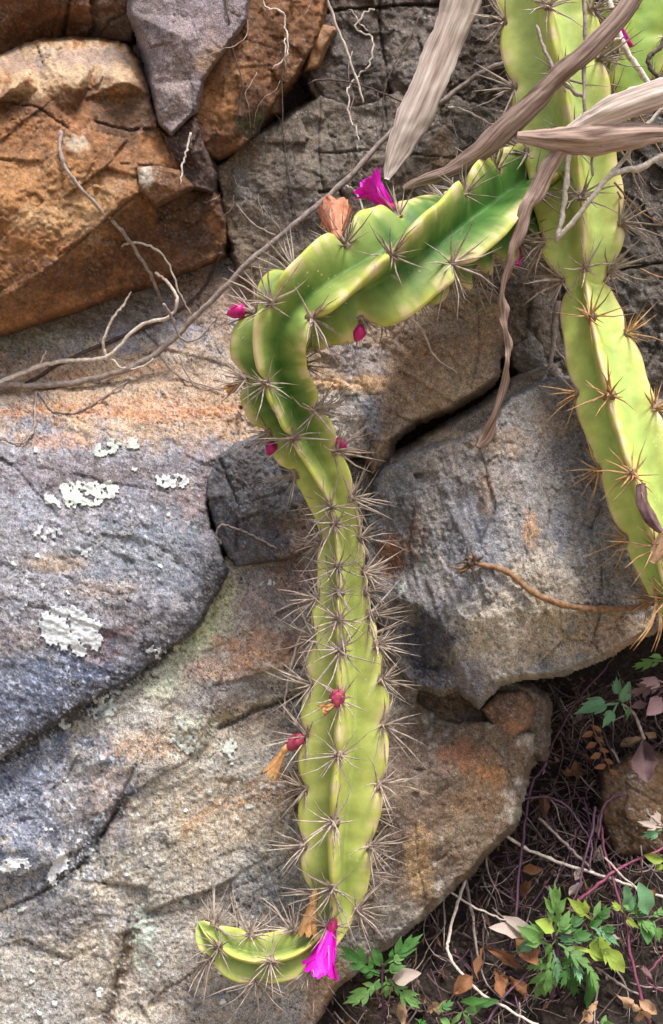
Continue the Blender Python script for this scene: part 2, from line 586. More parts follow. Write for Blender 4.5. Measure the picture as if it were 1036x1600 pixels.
# ---- big left slab with the sloping ledge
rock('rock_slab', 'broad sloping grey and orange slab carrying the white lichen rosettes',
     [(-150, 545, -75), (0, 522, -78), (120, 472, -86), (230, 432, -92), (340, 400, -94), (420, 415, -92), (505, 465, -84),
      (520, 560, -64), (520, 720, -58), (440, 720, -46), (374, 700, -28), (332, 742, -20), (322, 785, -14), (326, 830, -10), (357, 888, -6),
      (340, 925, -2), (300, 985, 2), (240, 1030, 5), (180, 1072, 8), (90, 1125, 10), (0, 1180, 12), (-150, 1255, 14)],
     [(350, 600, -50), (200, 600, -50), (50, 620, -46), (-80, 630, -44), (100, 560, -64), (250, 520, -74), (0, 570, -64), (300, 700, -24),
      (150, 720, -20), (0, 740, -18), (300, 860, 0), (150, 850, 0), (0, 870, 2), (250, 950, 7), (120, 1000, 11), (0, 1040, 13),
      (60, 1090, 12), (190, 1042, 9), (310, 920, 3), (120, 920, 6), (215, 800, -6)],
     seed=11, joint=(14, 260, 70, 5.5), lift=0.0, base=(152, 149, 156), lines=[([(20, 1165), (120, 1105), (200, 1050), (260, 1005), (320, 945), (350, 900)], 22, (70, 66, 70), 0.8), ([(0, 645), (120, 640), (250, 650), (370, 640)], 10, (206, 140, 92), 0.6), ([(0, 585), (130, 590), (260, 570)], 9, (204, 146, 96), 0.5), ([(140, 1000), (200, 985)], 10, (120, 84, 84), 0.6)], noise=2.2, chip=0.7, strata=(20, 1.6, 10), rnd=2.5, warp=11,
     paints=[(250, 610, 260, 90, (194, 162, 126), 0.9, 70), (60, 610, 170, 70, (186, 156, 124), 0.8, 70), (340, 650, 120, 60, (192, 154, 120), 0.75),
             (380, 470, 150, 50, (178, 138, 98), 0.8), (120, 500, 180, 30, (140, 128, 112), 0.7), (60, 530, 90, 20, (178, 182, 172), 0.7, 18),
             (200, 640, 170, 22, (204, 138, 92), 0.45, 26), (90, 690, 60, 14, (205, 140, 92), 0.5, 18),
             (250, 760, 180, 70, (120, 112, 118), 0.75, 26), (100, 745, 140, 30, (126, 108, 108), 0.6, 26), (330, 800, 60, 90, (150, 122, 118), 0.55),
             (240, 870, 150, 70, (124, 132, 146), 0.8, 26), (60, 880, 170, 60, (140, 136, 142), 0.7, 26), (90, 880, 50, 14, (190, 158, 118), 0.6, 18),
             (160, 920, 60, 16, (196, 160, 120), 0.4, 18), (230, 990, 110, 60, (104, 98, 104), 0.75, 26), (150, 1020, 40, 30, (128, 96, 96), 0.6),
             (60, 1090, 170, 90, (84, 94, 120), 1.0, 26), (-40, 1050, 120, 100, (112, 118, 136), 0.7), (20, 1000, 60, 30, (150, 128, 116), 0.5),
             (180, 855, 130, 30, (150, 155, 162), 0.4, 18), (340, 900, 30, 30, (78, 74, 78), 0.7, 18)],
     cracks=[([(270, 650), (330, 655), (372, 648)], 1.6, 0.8), ([(376, 640), (372, 700)], 4, 4), ([(205, 700), (330, 690)], 1.2, 0.5)],
     spots=[(60, 1070, 200, 110, (66, 70, 90), 0.2), (230, 960, 160, 80, (64, 62, 70), 0.16), (200, 850, 220, 110, (74, 74, 82), 0.12), (120, 740, 260, 60, (84, 76, 78), 0.1), (330, 800, 70, 110, (96, 78, 78), 0.1), (60, 900, 220, 140, (192, 194, 200), 0.26), (200, 850, 180, 110, (186, 190, 200), 0.26), (60, 1080, 180, 90, (176, 184, 204), 0.26),
            (50, 535, 90, 16, (196, 204, 192), 0.42), (150, 690, 160, 40, (196, 190, 190), 0.08), (300, 740, 90, 50, (190, 188, 190), 0.1)],
     fleck=0.75)

# ---- lower slab
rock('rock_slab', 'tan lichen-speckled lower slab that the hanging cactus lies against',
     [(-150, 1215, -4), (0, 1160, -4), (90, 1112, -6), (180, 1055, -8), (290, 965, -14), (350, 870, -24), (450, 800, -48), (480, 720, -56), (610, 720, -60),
      (650, 1000, -54), (650, 1100, -46), (690, 1128, -36), (760, 1130, -34), (832, 1150, -42), (822, 1210, -36), (798, 1285, -28), (740, 1350, -20),
      (650, 1435, -12), (602, 1473, -10), (562, 1503, -8), (522, 1545, -8), (487, 1600, -6), (477, 1750, -6), (-150, 1750, 20)],
     [(420, 960, -16), (400, 1040, -4), (470, 1052, -6), (330, 1110, 2), (510, 1062, -8), (520, 1080, -24), (440, 1100, -14), (345, 1137, -6), (200, 1130, 2),
      (100, 1180, 0), (300, 1200, 3), (0, 1260, 5), (200, 1280, 4), (460, 1200, 0), (560, 1250, 3), (600, 1350, 2), (620, 1250, 2),
      (680, 1200, -6), (740, 1200, -16), (640, 1380, -4), (400, 1350, 7), (212, 1200, 10), (150, 1330, 2), (0, 1430, 2), (100, 1340, 11),
      (0, 1320, 12), (205, 1440, 7), (180, 1470, 12), (195, 1560, 1), (400, 1500, 9), (300, 1600, 12), (100, 1650, 14), (640, 1300, 5), (600, 1420, 0)],
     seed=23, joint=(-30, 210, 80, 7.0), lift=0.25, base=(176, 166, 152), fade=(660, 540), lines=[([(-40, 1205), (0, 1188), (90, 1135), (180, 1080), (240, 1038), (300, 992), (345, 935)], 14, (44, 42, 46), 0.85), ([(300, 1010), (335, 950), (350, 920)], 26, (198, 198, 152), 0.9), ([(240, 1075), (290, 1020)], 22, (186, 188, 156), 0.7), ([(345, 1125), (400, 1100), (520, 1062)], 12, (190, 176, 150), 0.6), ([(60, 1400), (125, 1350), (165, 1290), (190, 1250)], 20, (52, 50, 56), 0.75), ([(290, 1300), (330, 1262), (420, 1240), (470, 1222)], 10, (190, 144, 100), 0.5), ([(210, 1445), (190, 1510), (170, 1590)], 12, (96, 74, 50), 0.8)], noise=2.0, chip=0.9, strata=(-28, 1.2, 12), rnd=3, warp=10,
     paints=[(60, 1240, 160, 120, (108, 118, 144), 1.0, 26), (20, 1360, 110, 60, (128, 134, 150), 0.75, 26), (130, 1240, 60, 60, (176, 160, 138), 0.6),
             (170, 1250, 34, 60, (196, 172, 158), 0.75, 18), (420, 1010, 80, 40, (176, 124, 82), 0.85), (330, 1045, 60, 24, (188, 132, 88), 0.6, 18),
             (430, 930, 70, 60, (146, 124, 120), 0.8), (460, 900, 50, 30, (168, 118, 88), 0.6), (360, 1090, 110, 36, (122, 116, 120), 0.7),
             (330, 950, 34, 46, (196, 194, 150), 0.85, 18), (285, 1000, 40, 22, (190, 188, 148), 0.7, 18), (250, 1165, 90, 26, (192, 146, 98), 0.7, 18),
             (245, 1070, 60, 26, (176, 172, 148), 0.6, 18), (420, 1120, 90, 40, (120, 92, 68), 0.6), (330, 1220, 120, 70, (172, 160, 142), 0.6),
             (480, 1235, 120, 40, (180, 132, 84), 0.75, 26), (350, 1280, 130, 60, (190, 166, 134), 0.6), (420, 1400, 100, 40, (122, 124, 132), 0.55, 18),
             (240, 1350, 90, 60, (150, 140, 122), 0.6), (130, 1290, 70, 40, (90, 84, 84), 0.7, 18), (90, 1440, 110, 40, (104, 106, 118), 0.7, 18),
             (60, 1540, 90, 70, (150, 140, 128), 0.6), (190, 1500, 20, 50, (128, 104, 72), 0.8, 18), (150, 1500, 40, 60, (182, 168, 146), 0.7, 18),
             (300, 1560, 150, 60, (150, 138, 128), 0.6), (420, 1580, 80, 60, (158, 152, 150), 0.6), (510, 1560, 40, 60, (168, 124, 80), 0.85),
             (700, 1240, 170, 170, (112, 88, 64), 1.1, 70), (620, 1330, 90, 130, (108, 88, 70), 1.0, 70), (740, 1230, 50, 60, (140, 104, 68), 0.7), (690, 1210, 50, 40, (102, 88, 78), 0.7),
             (640, 1320, 80, 70, (110, 92, 82), 0.8), (720, 1310, 50, 40, (138, 120, 98), 0.6), (655, 1350, 22, 60, (186, 150, 100), 0.75, 18), (600, 1440, 60, 40, (104, 96, 92), 0.7),
             (720, 1180, 40, 26, (156, 92, 52), 0.6, 18), (770, 1210, 24, 16, (180, 116, 60), 0.6, 18), (600, 1180, 60, 60, (110, 90, 78), 0.7)],
     cracks=[([(0, 1425), (60, 1400), (125, 1355), (170, 1290), (212, 1195)], 4, 3.5), ([(345, 1137), (400, 1108), (440, 1097), (520, 1075)], 6, 6),
             ([(330, 1290), (350, 1260), (420, 1235), (470, 1200)], 1.5, 0.9), ([(340, 1400), (400, 1375), (470, 1330)], 3, 1.5), ([(350, 1350), (420, 1345)], 1.2, 0.6),
             ([(330, 1270), (345, 1330)], 1.4, 0.7), ([(200, 1440), (190, 1500), (170, 1580), (150, 1640)], 5, 3), ([(200, 1440), (300, 1420)], 1.5, 0.8),
             ([(650, 1300), (655, 1360), (665, 1410)], 2, 1.5), ([(750, 1150), (790, 1190), (805, 1240)], 2, 1.5), ([(195, 1590), (330, 1500), (470, 1490)], 1.5, 0.6)],
     spots=[(70, 1240, 200, 150, (64, 70, 92), 0.22), (60, 1420, 180, 110, (70, 72, 84), 0.2), (130, 1330, 60, 50, (50, 48, 50), 0.3), (260, 1330, 120, 80, (96, 84, 72), 0.14), (420, 1390, 90, 50, (84, 86, 98), 0.16), (300, 1560, 200, 90, (96, 90, 88), 0.16), (700, 1240, 160, 160, (74, 58, 46), 0.14), (400, 1060, 140, 50, (88, 78, 80), 0.18), (230, 1060, 60, 30, (50, 48, 50), 0.22), (70, 1230, 200, 140, (190, 196, 208), 0.3), (170, 1095, 46, 36, (200, 210, 216), 0.55), (215, 1115, 70, 34, (208, 206, 198), 0.46), (300, 1150, 46, 46, (210, 210, 190), 0.58), (255, 1085, 50, 24, (206, 206, 180), 0.42),
            (225, 1470, 22, 60, (184, 198, 182), 0.62), (328, 955, 30, 50, (206, 206, 164), 0.6), (285, 1010, 30, 26, (204, 204, 168), 0.5), (220, 1580, 40, 24, (190, 184, 90), 0.3), (110, 1420, 60, 60, (206, 204, 204), 0.22),
            (350, 1280, 240, 200, (214, 208, 194), 0.2), (120, 1350, 140, 80, (204, 206, 206), 0.28), (200, 1520, 260, 120, (200, 198, 194), 0.22), (400, 1000, 100, 80, (196, 190, 180), 0.12), (420, 1570, 120, 60, (190, 190, 190), 0.2),
            (430, 1225, 40, 14, (214, 206, 200), 0.45), (20, 1560, 40, 70, (204, 210, 206), 0.3), (700, 1230, 120, 100, (170, 150, 120), 0.05), (215, 1545, 30, 16, (222, 206, 190), 0.4)],
     fleck=0.75)

# ---- dark lump wedged beside the cactus
rock('rock', 'dark charcoal rough lump wedged beside the hanging cactus bend',
     [(322, 752, -12), (340, 715, -18), (375, 692, -24), (430, 680, -32), (500, 690, -40), (540, 760, -40), (520, 850, -34), (440, 874, -26), (367, 884, -20),
      (345, 850, -14), (326, 800, -12)],
     [(400, 740, -8), (380, 800, -2), (440, 800, -10), (450, 740, -16), (350, 770, -6)],
     seed=31, joint=(60, 60, 40, 6.0), lift=0.7, base=(98, 94, 98), noise=3.2, chip=1.8, strata=(60, 1.6, 9), paints=[(470, 830, 30, 50, (168, 136, 110), 0.85, 26), (440, 760, 40, 40, (118, 118, 126), 0.6), (350, 780, 24, 60, (84, 82, 90), 0.6)],
     cracks=[([(345, 720), (372, 790), (370, 860)], 4, 4), ([(372, 790), (440, 770), (480, 740)], 2, 2)], fleck=0.45)

# ---- tan block behind the cactus
rock('rock', 'tan and brown angular block in the middle above the dark crack',
     [(470, 520, -46), (560, 490, -50), (640, 470, -54), (745, 456, -60), (782, 478, -64), (778, 530, -56), (770, 590, -44), (742, 612, -40), (700, 638, -36),
      (650, 656, -34), (615, 684, -34), (590, 705, -34), (540, 716, -38), (470, 700, -42)],
     [(606, 560, -38), (600, 600, -30), (590, 660, -26), (690, 550, -26), (722, 590, -27), (660, 628, -24), (540, 640, -34), (520, 590, -40), (740, 520, -34), (640, 510, -36)],
     seed=41, joint=(35, 110, 58, 9.0), lift=0.7, base=(168, 142, 116), noise=2.2, chip=1.5, strata=(35, 0.9, 14),
     paints=[(530, 650, 70, 50, (196, 190, 186), 0.9), (560, 600, 70, 14, (216, 170, 118), 0.9, 18), (560, 560, 70, 30, (150, 142, 146), 0.85), (580, 660, 20, 40, (126, 126, 134), 0.8),
             (640, 560, 40, 60, (138, 106, 80), 0.7), (700, 600, 50, 40, (178, 152, 122), 0.7), (735, 490, 40, 40, (160, 140, 116), 0.7), (690, 540, 60, 20, (152, 110, 70), 0.6, 18), (610, 640, 20, 40, (108, 88, 70), 0.6)],
     cracks=[([(606, 560), (598, 610), (580, 690)], 1.6, 1.2), ([(520, 620), (600, 615)], 1.5, 1), ([(745, 470), (750, 540), (735, 610)], 2, 1.5)], fleck=0.3)

# ---- flat stone lips inside the crack
rock('rock', 'thin flat stone lying inside the dark crack under the tan block',
     [(575, 735, -40), (640, 705, -40), (690, 672, -44), (750, 640, -44), (800, 600, -50), (860, 575, -58), (880, 600, -56), (830, 640, -44), (740, 690, -36), (620, 740, -34)],
     [(700, 680, -32), (760, 645, -36), (640, 715, -33)],
     seed=47, joint=(30, 50, 30, 2.5), base=(128, 112, 96), noise=1.6, chip=1.0, strata=(-25, 1.4, 8), paints=[(680, 680, 60, 10, (176, 150, 118), 0.8, 18)], rnd=4, warp=5)
rock('rock', 'small brown wedge stone between the cactus and the dark crack',
     [(568, 715, -36), (585, 682, -30), (608, 690, -28), (606, 715, -30), (585, 740, -32)], [(592, 705, -20)],
     seed=48, joint=(30, 50, 30, 2.5), base=(132, 106, 82), noise=1.5, chip=1.4, rnd=4, warp=3)

# ---- boulder to the right of the cactus
rock('boulder', 'large grey striated boulder with jagged lower tip behind the dried flower stalk',
     [(598, 735, -26), (650, 708, -16), (720, 690, -12), (765, 668, -16), (800, 622, -24), (860, 594, -32), (940, 600, -38), (1050, 640, -44), (1190, 680, -50),
      (1190, 925, -24), (1070, 938, -14), (1012, 985, -4), (940, 1022, 0), (880, 1048, 4), (822, 1054, 6), (778, 1064, 8), (745, 1098, 8), (715, 1072, 5), (690, 1082, -4),
      (640, 1062, -8), (612, 1020, -16), (590, 960, -20), (575, 900, -24), (570, 830, -26), (586, 770, -24)],
     [(640, 760, -4), (700, 740, 4), (780, 735, 6), (860, 700, 0), (960, 720, -6), (620, 850, -8), (640, 895, -2), (700, 870, 10), (765, 905, 27), (692, 978, 17), (712, 1030, 15),
      (738, 1070, 12), (650, 985, -12), (618, 935, -3), (660, 1040, -14), (690, 1050, -4), (770, 960, 29), (850, 880, 24), (880, 960, 19), (938, 945, 15), (945, 985, 2), (800, 1015, 17), (835, 1035, 5),
      (960, 880, 8), (700, 800, 7), (640, 800, -3), (880, 1000, 8), (1000, 940, -4), (606, 890, -14), (660, 850, 2), (655, 945, 7)],
     seed=53, joint=(70, 150, 60, 9.5), lift=0.75, base=(136, 130, 126), noise=1.1, chip=1.2, strata=(72, 1.9, 11), rnd=2, warp=7, soft=0, gain=1.6, terr=1.6,
     paints=[(720, 740, 110, 40, (144, 134, 126), 0.7), (860, 740, 110, 90, (132, 124, 120), 0.7), (780, 690, 60, 30, (160, 132, 108), 0.6), (830, 950, 90, 100, (186, 170, 148), 0.8),
             (780, 1000, 60, 60, (196, 182, 162), 0.7, 18), (740, 830, 60, 60, (112, 112, 122), 0.7, 26), (700, 920, 70, 30, (136, 132, 134), 0.85), (668, 1010, 44, 60, (84, 84, 104), 0.9, 26),
             (720, 1060, 40, 30, (120, 112, 126), 0.8), (612, 870, 24, 40, (158, 92, 48), 0.9, 18), (650, 830, 16, 40, (128, 88, 66), 0.5, 18), (690, 760, 40, 20, (110, 106, 110), 0.6),
             (960, 990, 70, 40, (166, 136, 104), 0.85), (950, 870, 60, 60, (152, 146, 140), 0.6), (830, 830, 14, 30, (200, 146, 92), 0.7, 18), (880, 820, 16, 50, (122, 124, 132), 0.6, 18),
             (630, 770, 30, 50, (118, 118, 122), 0.7), (880, 650, 60, 40, (152, 128, 104), 0.7), (760, 770, 16, 40, (160, 116, 76), 0.5, 18), (1060, 850, 70, 90, (140, 130, 118), 0.7), (600, 960, 24, 50, (116, 104, 108), 0.7)],
     cracks=[([(870, 900), (880, 1000), (840, 1040)], 1.6, 1.5), ([(940, 885), (938, 960), (920, 1010)], 2.5, 2.5), ([(760, 905), (700, 965), (700, 1060)], 1.4, 0.6), ([(650, 780), (640, 850), (650, 920)], 2.5, 2),
             ([(790, 760), (820, 850), (815, 930)], 1.4, 1), ([(780, 950), (860, 920), (935, 885)], 1.3, 0.8), ([(700, 1000), (760, 985), (800, 1040)], 1.6, 1.2)],
     spots=[(760, 800, 240, 120, (84, 82, 86), 0.14), (860, 940, 120, 120, (110, 98, 88), 0.12), (680, 1000, 60, 90, (52, 52, 70), 0.24), (790, 980, 90, 80, (206, 196, 176), 0.22), (690, 930, 80, 50, (176, 178, 190), 0.12), (720, 760, 100, 50, (184, 178, 170), 0.12), (625, 920, 12, 10, (206, 214, 206), 0.5)],
     fleck=0.5, cat='boulder')

# ---- chunks under the boulder
rock('rock', 'rounded rusty brown chunk stuck under the boulder tip',
     [(752, 1108, -46), (775, 1084, -42), (815, 1078, -46), (832, 1100, -52), (828, 1132, -52), (802, 1158, -46), (785, 1160, -44), (770, 1135, -44)],
     [(795, 1115, -26), (780, 1110, -30), (810, 1130, -30)],
     seed=61, joint=(30, 50, 30, 2.5), base=(128, 96, 74), noise=1.4, chip=1.2, rnd=8, warp=3, paints=[(800, 1140, 26, 14, (164, 116, 80), 0.7, 18), (785, 1105, 16, 16, (112, 88, 80), 0.6, 18)])
rock('rock', 'dark cracked rock in shade between boulder and lower slab',
     [(600, 1040, -66), (700, 1060, -62), (790, 1060, -66), (850, 1090, -74), (850, 1180, -76), (760, 1170, -62), (680, 1160, -58), (600, 1130, -62)],
     [(700, 1110, -46), (760, 1120, -54), (650, 1110, -52)], seed=62, joint=(20, 70, 50, 6.0), base=(116, 98, 82), noise=2.4, chip=1.8,
     paints=[(650, 1120, 40, 30, (110, 118, 112), 0.6, 18), (700, 1110, 40, 30, (126, 100, 74), 0.7)], spots=[(650, 1118, 30, 24, (170, 188, 176), 0.3)])

# ---- upper left: rusty block with a pale ledge
rock('rock', 'big rusty orange brown block with a pale flat top ledge',
     [(-150, 105, -66), (0, 90, -66), (60, 66, -66), (130, 62, -68), (195, 70, -66), (214, 100, -48), (232, 150, -38), (248, 195, -36), (285, 250, -38), (330, 290, -54),
      (348, 340, -62), (352, 395, -74), (300, 418, -66), (230, 440, -60), (150, 470, -54), (60, 500, -48), (0, 518, -46), (-150, 545, -44)],
     [(-80, 165, -10), (0, 152, -12), (40, 122, -16), (120, 132, -12), (190, 128, -16), (204, 106, -34), (0, 172, -26), (60, 140, -28), (130, 155, -30), (190, 156, -32), (100, 230, -8), (20, 320, -2),
      (-80, 330, 0), (150, 255, -12), (212, 262, -16), (212, 302, -12), (160, 345, -10), (105, 390, -8), (60, 430, -8), (0, 468, -14), (-80, 500, -14), (180, 320, -8), (250, 330, -38), (300, 330, -48),
      (200, 405, -42), (120, 440, -34), (110, 180, -20), (230, 220, -34), (60, 100, -44), (150, 100, -42)],
     seed=71, joint=(-38, 150, 62, 6.0), lift=0.3, base=(142, 94, 50), noise=2.2, chip=1.5, soft=0, strata=(-38, 1.5, 14), warp=6, mat=M_ROCK_BROWN,
     paints=[(100, 100, 160, 40, (198, 166, 128), 1.05, 26), (140, 88, 70, 16, (150, 128, 122), 0.7, 18), (30, 100, 50, 14, (140, 112, 102), 0.7, 18), (40, 142, 60, 14, (204, 172, 132), 0.8, 18),
             (70, 165, 120, 20, (96, 60, 34), 0.8), (110, 200, 90, 30, (150, 98, 54), 0.7), (120, 222, 22, 14, (206, 188, 160), 0.7, 18), (60, 290, 110, 60, (178, 126, 70), 0.8), (130, 330, 60, 50, (188, 148, 96), 0.6, 26),
             (30, 380, 70, 50, (168, 114, 60), 0.7), (200, 190, 60, 40, (84, 62, 48), 0.85), (230, 150, 30, 60, (118, 90, 68), 0.8), (250, 390, 110, 60, (92, 58, 34), 0.9), (120, 430, 120, 30, (96, 60, 36), 0.8),
             (300, 330, 60, 60, (66, 46, 34), 0.85), (40, 460, 60, 30, (120, 80, 46), 0.6), (170, 280, 60, 20, (172, 128, 84), 0.7, 18), (60, 340, 40, 20, (206, 170, 122), 0.5, 18)],
     cracks=[([(0, 160), (60, 168), (90, 190), (105, 200)], 3, 4), ([(190, 255), (240, 260), (275, 270)], 2.5, 4), ([(215, 262), (217, 302)], 2.5, 3), ([(217, 302), (170, 340), (105, 395)], 2.2, 2.5), ([(95, 180), (100, 215)], 2, 2),
             ([(245, 190), (262, 230), (270, 250)], 3, 4), ([(150, 190), (200, 205), (240, 200)], 4, 4), ([(60, 200), (20, 250), (-30, 260)], 2, 1.5), ([(217, 302), (228, 315), (270, 300)], 2, 2)],
     fleck=0.2)

rock('rock', 'pale grey purple leaning plate with straight orange edge',
     [(196, -80, -14), (398, -80, -34), (383, 30, -28), (345, 85, -20), (313, 125, -17), (305, 172, -15), (268, 210, -18), (250, 195, -22), (238, 130, -24), (222, 60, -22), (205, 20, -18)],
     [(290, 60, -5), (270, 150, -8), (330, 30, -12), (240, 60, -14)],
     seed=73, joint=(75, 150, 70, 2.0), lift=0.5, base=(136, 120, 122), noise=1.2, chip=0.6, strata=(80, 0.6, 12), rnd=4, warp=4,
     paints=[(330, 90, 30, 40, (170, 128, 84), 0.7, 18), (300, 30, 60, 60, (146, 130, 136), 0.7), (270, 170, 40, 40, (150, 132, 124), 0.6), (220, 20, 40, 40, (120, 106, 106), 0.7), (275, 80, 26, 60, (152, 132, 124), 0.5, 18)],
     cracks=[([(300, 130), (302, 175)], 2.5, 3), ([(310, 60), (300, 30), (320, 10)], 1.3, 0.7)], fleck=0.25)
rock('rock', 'rust brown block leaning behind the purple plate',
     [(380, -80, -50), (510, -80, -66), (505, 20, -68), (485, 80, -72), (430, 160, -78), (395, 215, -84), (345, 248, -70), (320, 238, -48), (300, 185, -34), (313, 125, -34), (346, 85, -36), (383, 25, -42)],
     [(362, 112, -30), (420, 50, -44), (345, 190, -38), (450, 0, -52)],
     seed=75, joint=(-60, 120, 60, 6.0), base=(128, 84, 46), noise=2.4, chip=1.6, strata=(-60, 1.2, 14), mat=M_ROCK_BROWN,
     paints=[(350, 140, 40, 70, (156, 106, 56), 0.8), (440, 60, 60, 60, (112, 72, 42), 0.8), (400, 170, 40, 50, (86, 56, 36), 0.8), (395, 195, 30, 22, (72, 74, 40), 0.9, 18), (330, 220, 30, 30, (84, 58, 42), 0.7), (460, 0, 50, 30, (146, 96, 56), 0.6)],
     cracks=[([(360, -20), (358, 60), (372, 140)], 2, 2), ([(380, 60), (440, 80)], 1.5, 1.2)], fleck=0.2)
rock('rock', 'very dark brown block above the pale ledge',
     [(-150, -90, -56), (215, -90, -50), (214, 30, -62), (202, 66, -80), (130, 64, -92), (60, 68, -92), (0, 92, -92), (-150, 107, -88)],
     [(60, 0, -46), (105, 10, -52), (110, 60, -86), (150, 30, -60), (0, 40, -60), (190, 10, -52)],
     seed=77, joint=(80, 90, 60, 6.0), lift=0.3, base=(98, 64, 40), noise=2.2, chip=1.5, mat=M_ROCK_BROWN, paints=[(170, 40, 50, 30, (104, 90, 86), 0.8), (40, 30, 70, 40, (112, 72, 42), 0.6), (120, 20, 30, 30, (122, 74, 40), 0.6)],
     cracks=[([(112, -40), (106, 20), (98, 60)], 5, 8), ([(150, 64), (175, 30), (205, 15)], 3, 3)], fleck=0.2)
rock('rock', 'small triangular brown wedge with pale face under the plate',
     [(214, 262, -12), (246, 262, -10), (278, 270, -12), (298, 292, -22), (244, 318, -14), (220, 300, -10)], [(240, 285, 0), (245, 266, -4), (262, 290, -6)],
     seed=79, joint=(30, 50, 30, 2.5), base=(122, 82, 48), noise=1.0, chip=1.0, rnd=3, warp=2, mat=M_ROCK_BROWN, paints=[(226, 278, 16, 20, (190, 178, 160), 0.95, 18)])
rock('rock', 'dark purple brown chunk below the tip of the purple plate',
     [(258, 216, -34), (302, 182, -30), (318, 232, -36), (335, 270, -44), (330, 300, -56), (290, 290, -46), (275, 255, -38)], [(300, 235, -20), (310, 270, -32)],
     seed=80, joint=(30, 50, 30, 2.5), base=(84, 62, 52), noise=1.6, chip=1.6, rnd=4, warp=4, mat=M_ROCK_BROWN)

# ---- centre background
rock('rock', 'wide grey fractured block behind the upper cactus arm',
     [(338, 262, -78), (395, 212, -82), (440, 192, -84), (500, 150, -90), (560, 168, -88), (620, 142, -92), (720, 150, -92), (870, 200, -96), (870, 560, -98), (700, 560, -92),
      (560, 540, -88), (450, 500, -88), (375, 434, -86), (352, 340, -80)],
     [(420, 285, -66), (360, 280, -70), (520, 300, -68), (640, 260, -72), (700, 350, -74), (480, 200, -76), (600, 400, -78), (400, 390, -76)],
     seed=83, joint=(84, 130, 85, 6.0), lift=0.7, base=(112, 98, 84), noise=2.4, chip=1.8, strata=(80, 0.8, 16),
     paints=[(400, 320, 60, 90, (126, 108, 88), 0.7), (450, 300, 50, 60, (98, 90, 84), 0.7), (520, 230, 60, 60, (112, 102, 90), 0.6), (640, 220, 60, 40, (112, 102, 92), 0.7), (380, 290, 20, 30, (104, 100, 100), 0.6),
             (660, 420, 120, 60, (122, 110, 98), 0.6), (700, 200, 60, 60, (100, 92, 84), 0.7), (352, 330, 14, 70, (150, 126, 98), 0.7, 18), (690, 240, 24, 40, (150, 116, 82), 0.5, 18)],
     cracks=[([(500, 150), (498, 240), (510, 330)], 2.5, 3), ([(498, 240), (600, 235), (720, 250)], 2.2, 3), ([(440, 195), (450, 300), (465, 380)], 2, 2), ([(600, 150), (608, 235)], 3, 4), ([(500, 300), (530, 295), (545, 330)], 5, 6)],
     fleck=0.3)
rock('rock', 'dark grey layered block at the top behind the dry leaf blade',
     [(480, -90, -96), (640, -90, -90), (830, -90, -94), (870, 240, -100), (720, 188, -94), (620, 176, -94), (560, 190, -94), (505, 178, -97), (465, 110, -104)],
     [(560, 60, -84), (640, 80, -76), (700, 60, -80), (600, 30, -84), (600, 120, -78)],
     seed=85, joint=(84, 100, 66, 7.0), lift=0.7, base=(90, 76, 66), noise=2.4, chip=2.2, strata=(85, 1.0, 16), paints=[(560, 90, 50, 60, (88, 80, 76), 0.7), (650, 80, 50, 70, (124, 112, 102), 0.7), (600, 0, 100, 14, (84, 66, 54), 0.8, 18)],
     cracks=[([(590, -60), (594, 50), (612, 160)], 4, 7), ([(500, 18), (590, 12), (700, 6)], 4, 7), ([(540, 120), (600, 110)], 2, 2)], fleck=0.3)
rock('rock', 'thin tan flake standing on edge beside the hanging rootlets',
     [(478, 108, -74), (488, 62, -70), (505, 42, -68), (524, 46, -70), (512, 66, -72), (495, 104, -74)], [(500, 70, -62)],
     seed=86, joint=(30, 50, 30, 2.5), base=(160, 116, 76), noise=0.8, chip=0.8, rnd=3, warp=2, mat=M_ROCK_BROWN)
rock('rock', 'small rusty pebble stuck in the dark crevice',
     [(404, 150, -80), (420, 140, -76), (438, 152, -78), (434, 176, -80), (412, 180, -80)], [(420, 160, -64)], seed=87, joint=(30, 50, 30, 2.5), base=(134, 92, 62), noise=0.8, chip=0.8, rnd=5, warp=2, mat=M_ROCK_BROWN)
rock('rock', 'dark mottled rock wall behind the right cactus stem',
     [(790, -90, -120), (1190, -90, -118), (1190, 720, -104), (1030, 700, -98), (900, 640, -96), (840, 590, -110), (800, 500, -124)],
     [(900, 100, -104), (1000, 200, -100), (1000, 400, -92), (1040, 560, -80), (940, 480, -98), (1120, 300, -90)],
     seed=89, joint=(50, 90, 55, 8.0), base=(84, 76, 70), noise=3.0, chip=2.6, strata=(50, 1.2, 14), paints=[(1000, 340, 60, 60, (94, 84, 76), 0.6), (980, 500, 60, 60, (108, 102, 96), 0.7), (1010, 420, 60, 20, (70, 62, 40), 0.6, 18), (1010, 600, 40, 40, (112, 96, 78), 0.6)],
     spots=[(1000, 340, 80, 100, (150, 142, 132), 0.1)], cracks=[([(930, 430), (1036, 410), (1100, 420)], 4, 6)], fleck=0.3)
rock('rock', 'grey stone deep inside the hole beside the dry root',
     [(796, 545, -92), (830, 522, -92), (856, 536, -96), (856, 575, -98), (822, 590, -92), (802, 572, -90)], [(828, 555, -76)], seed=91, joint=(30, 50, 30, 2.5), base=(120, 112, 104), noise=1.2, chip=1.4, rnd=7, warp=3)
rock('rock', 'brown stone lying among purple vines in the hollow',
     [(942, 1205, -112), (1000, 1178, -108), (1060, 1190, -108), (1085, 1280, -104), (1030, 1332, -98), (962, 1336, -98), (938, 1270, -106)], [(1000, 1255, -82), (970, 1300, -86)],
     seed=93, joint=(30, 70, 40, 4.0), base=(112, 84, 56), noise=2.0, chip=1.6, rnd=8, warp=4, mat=M_ROCK_BROWN, paints=[(990, 1220, 40, 30, (122, 100, 78), 0.6)])

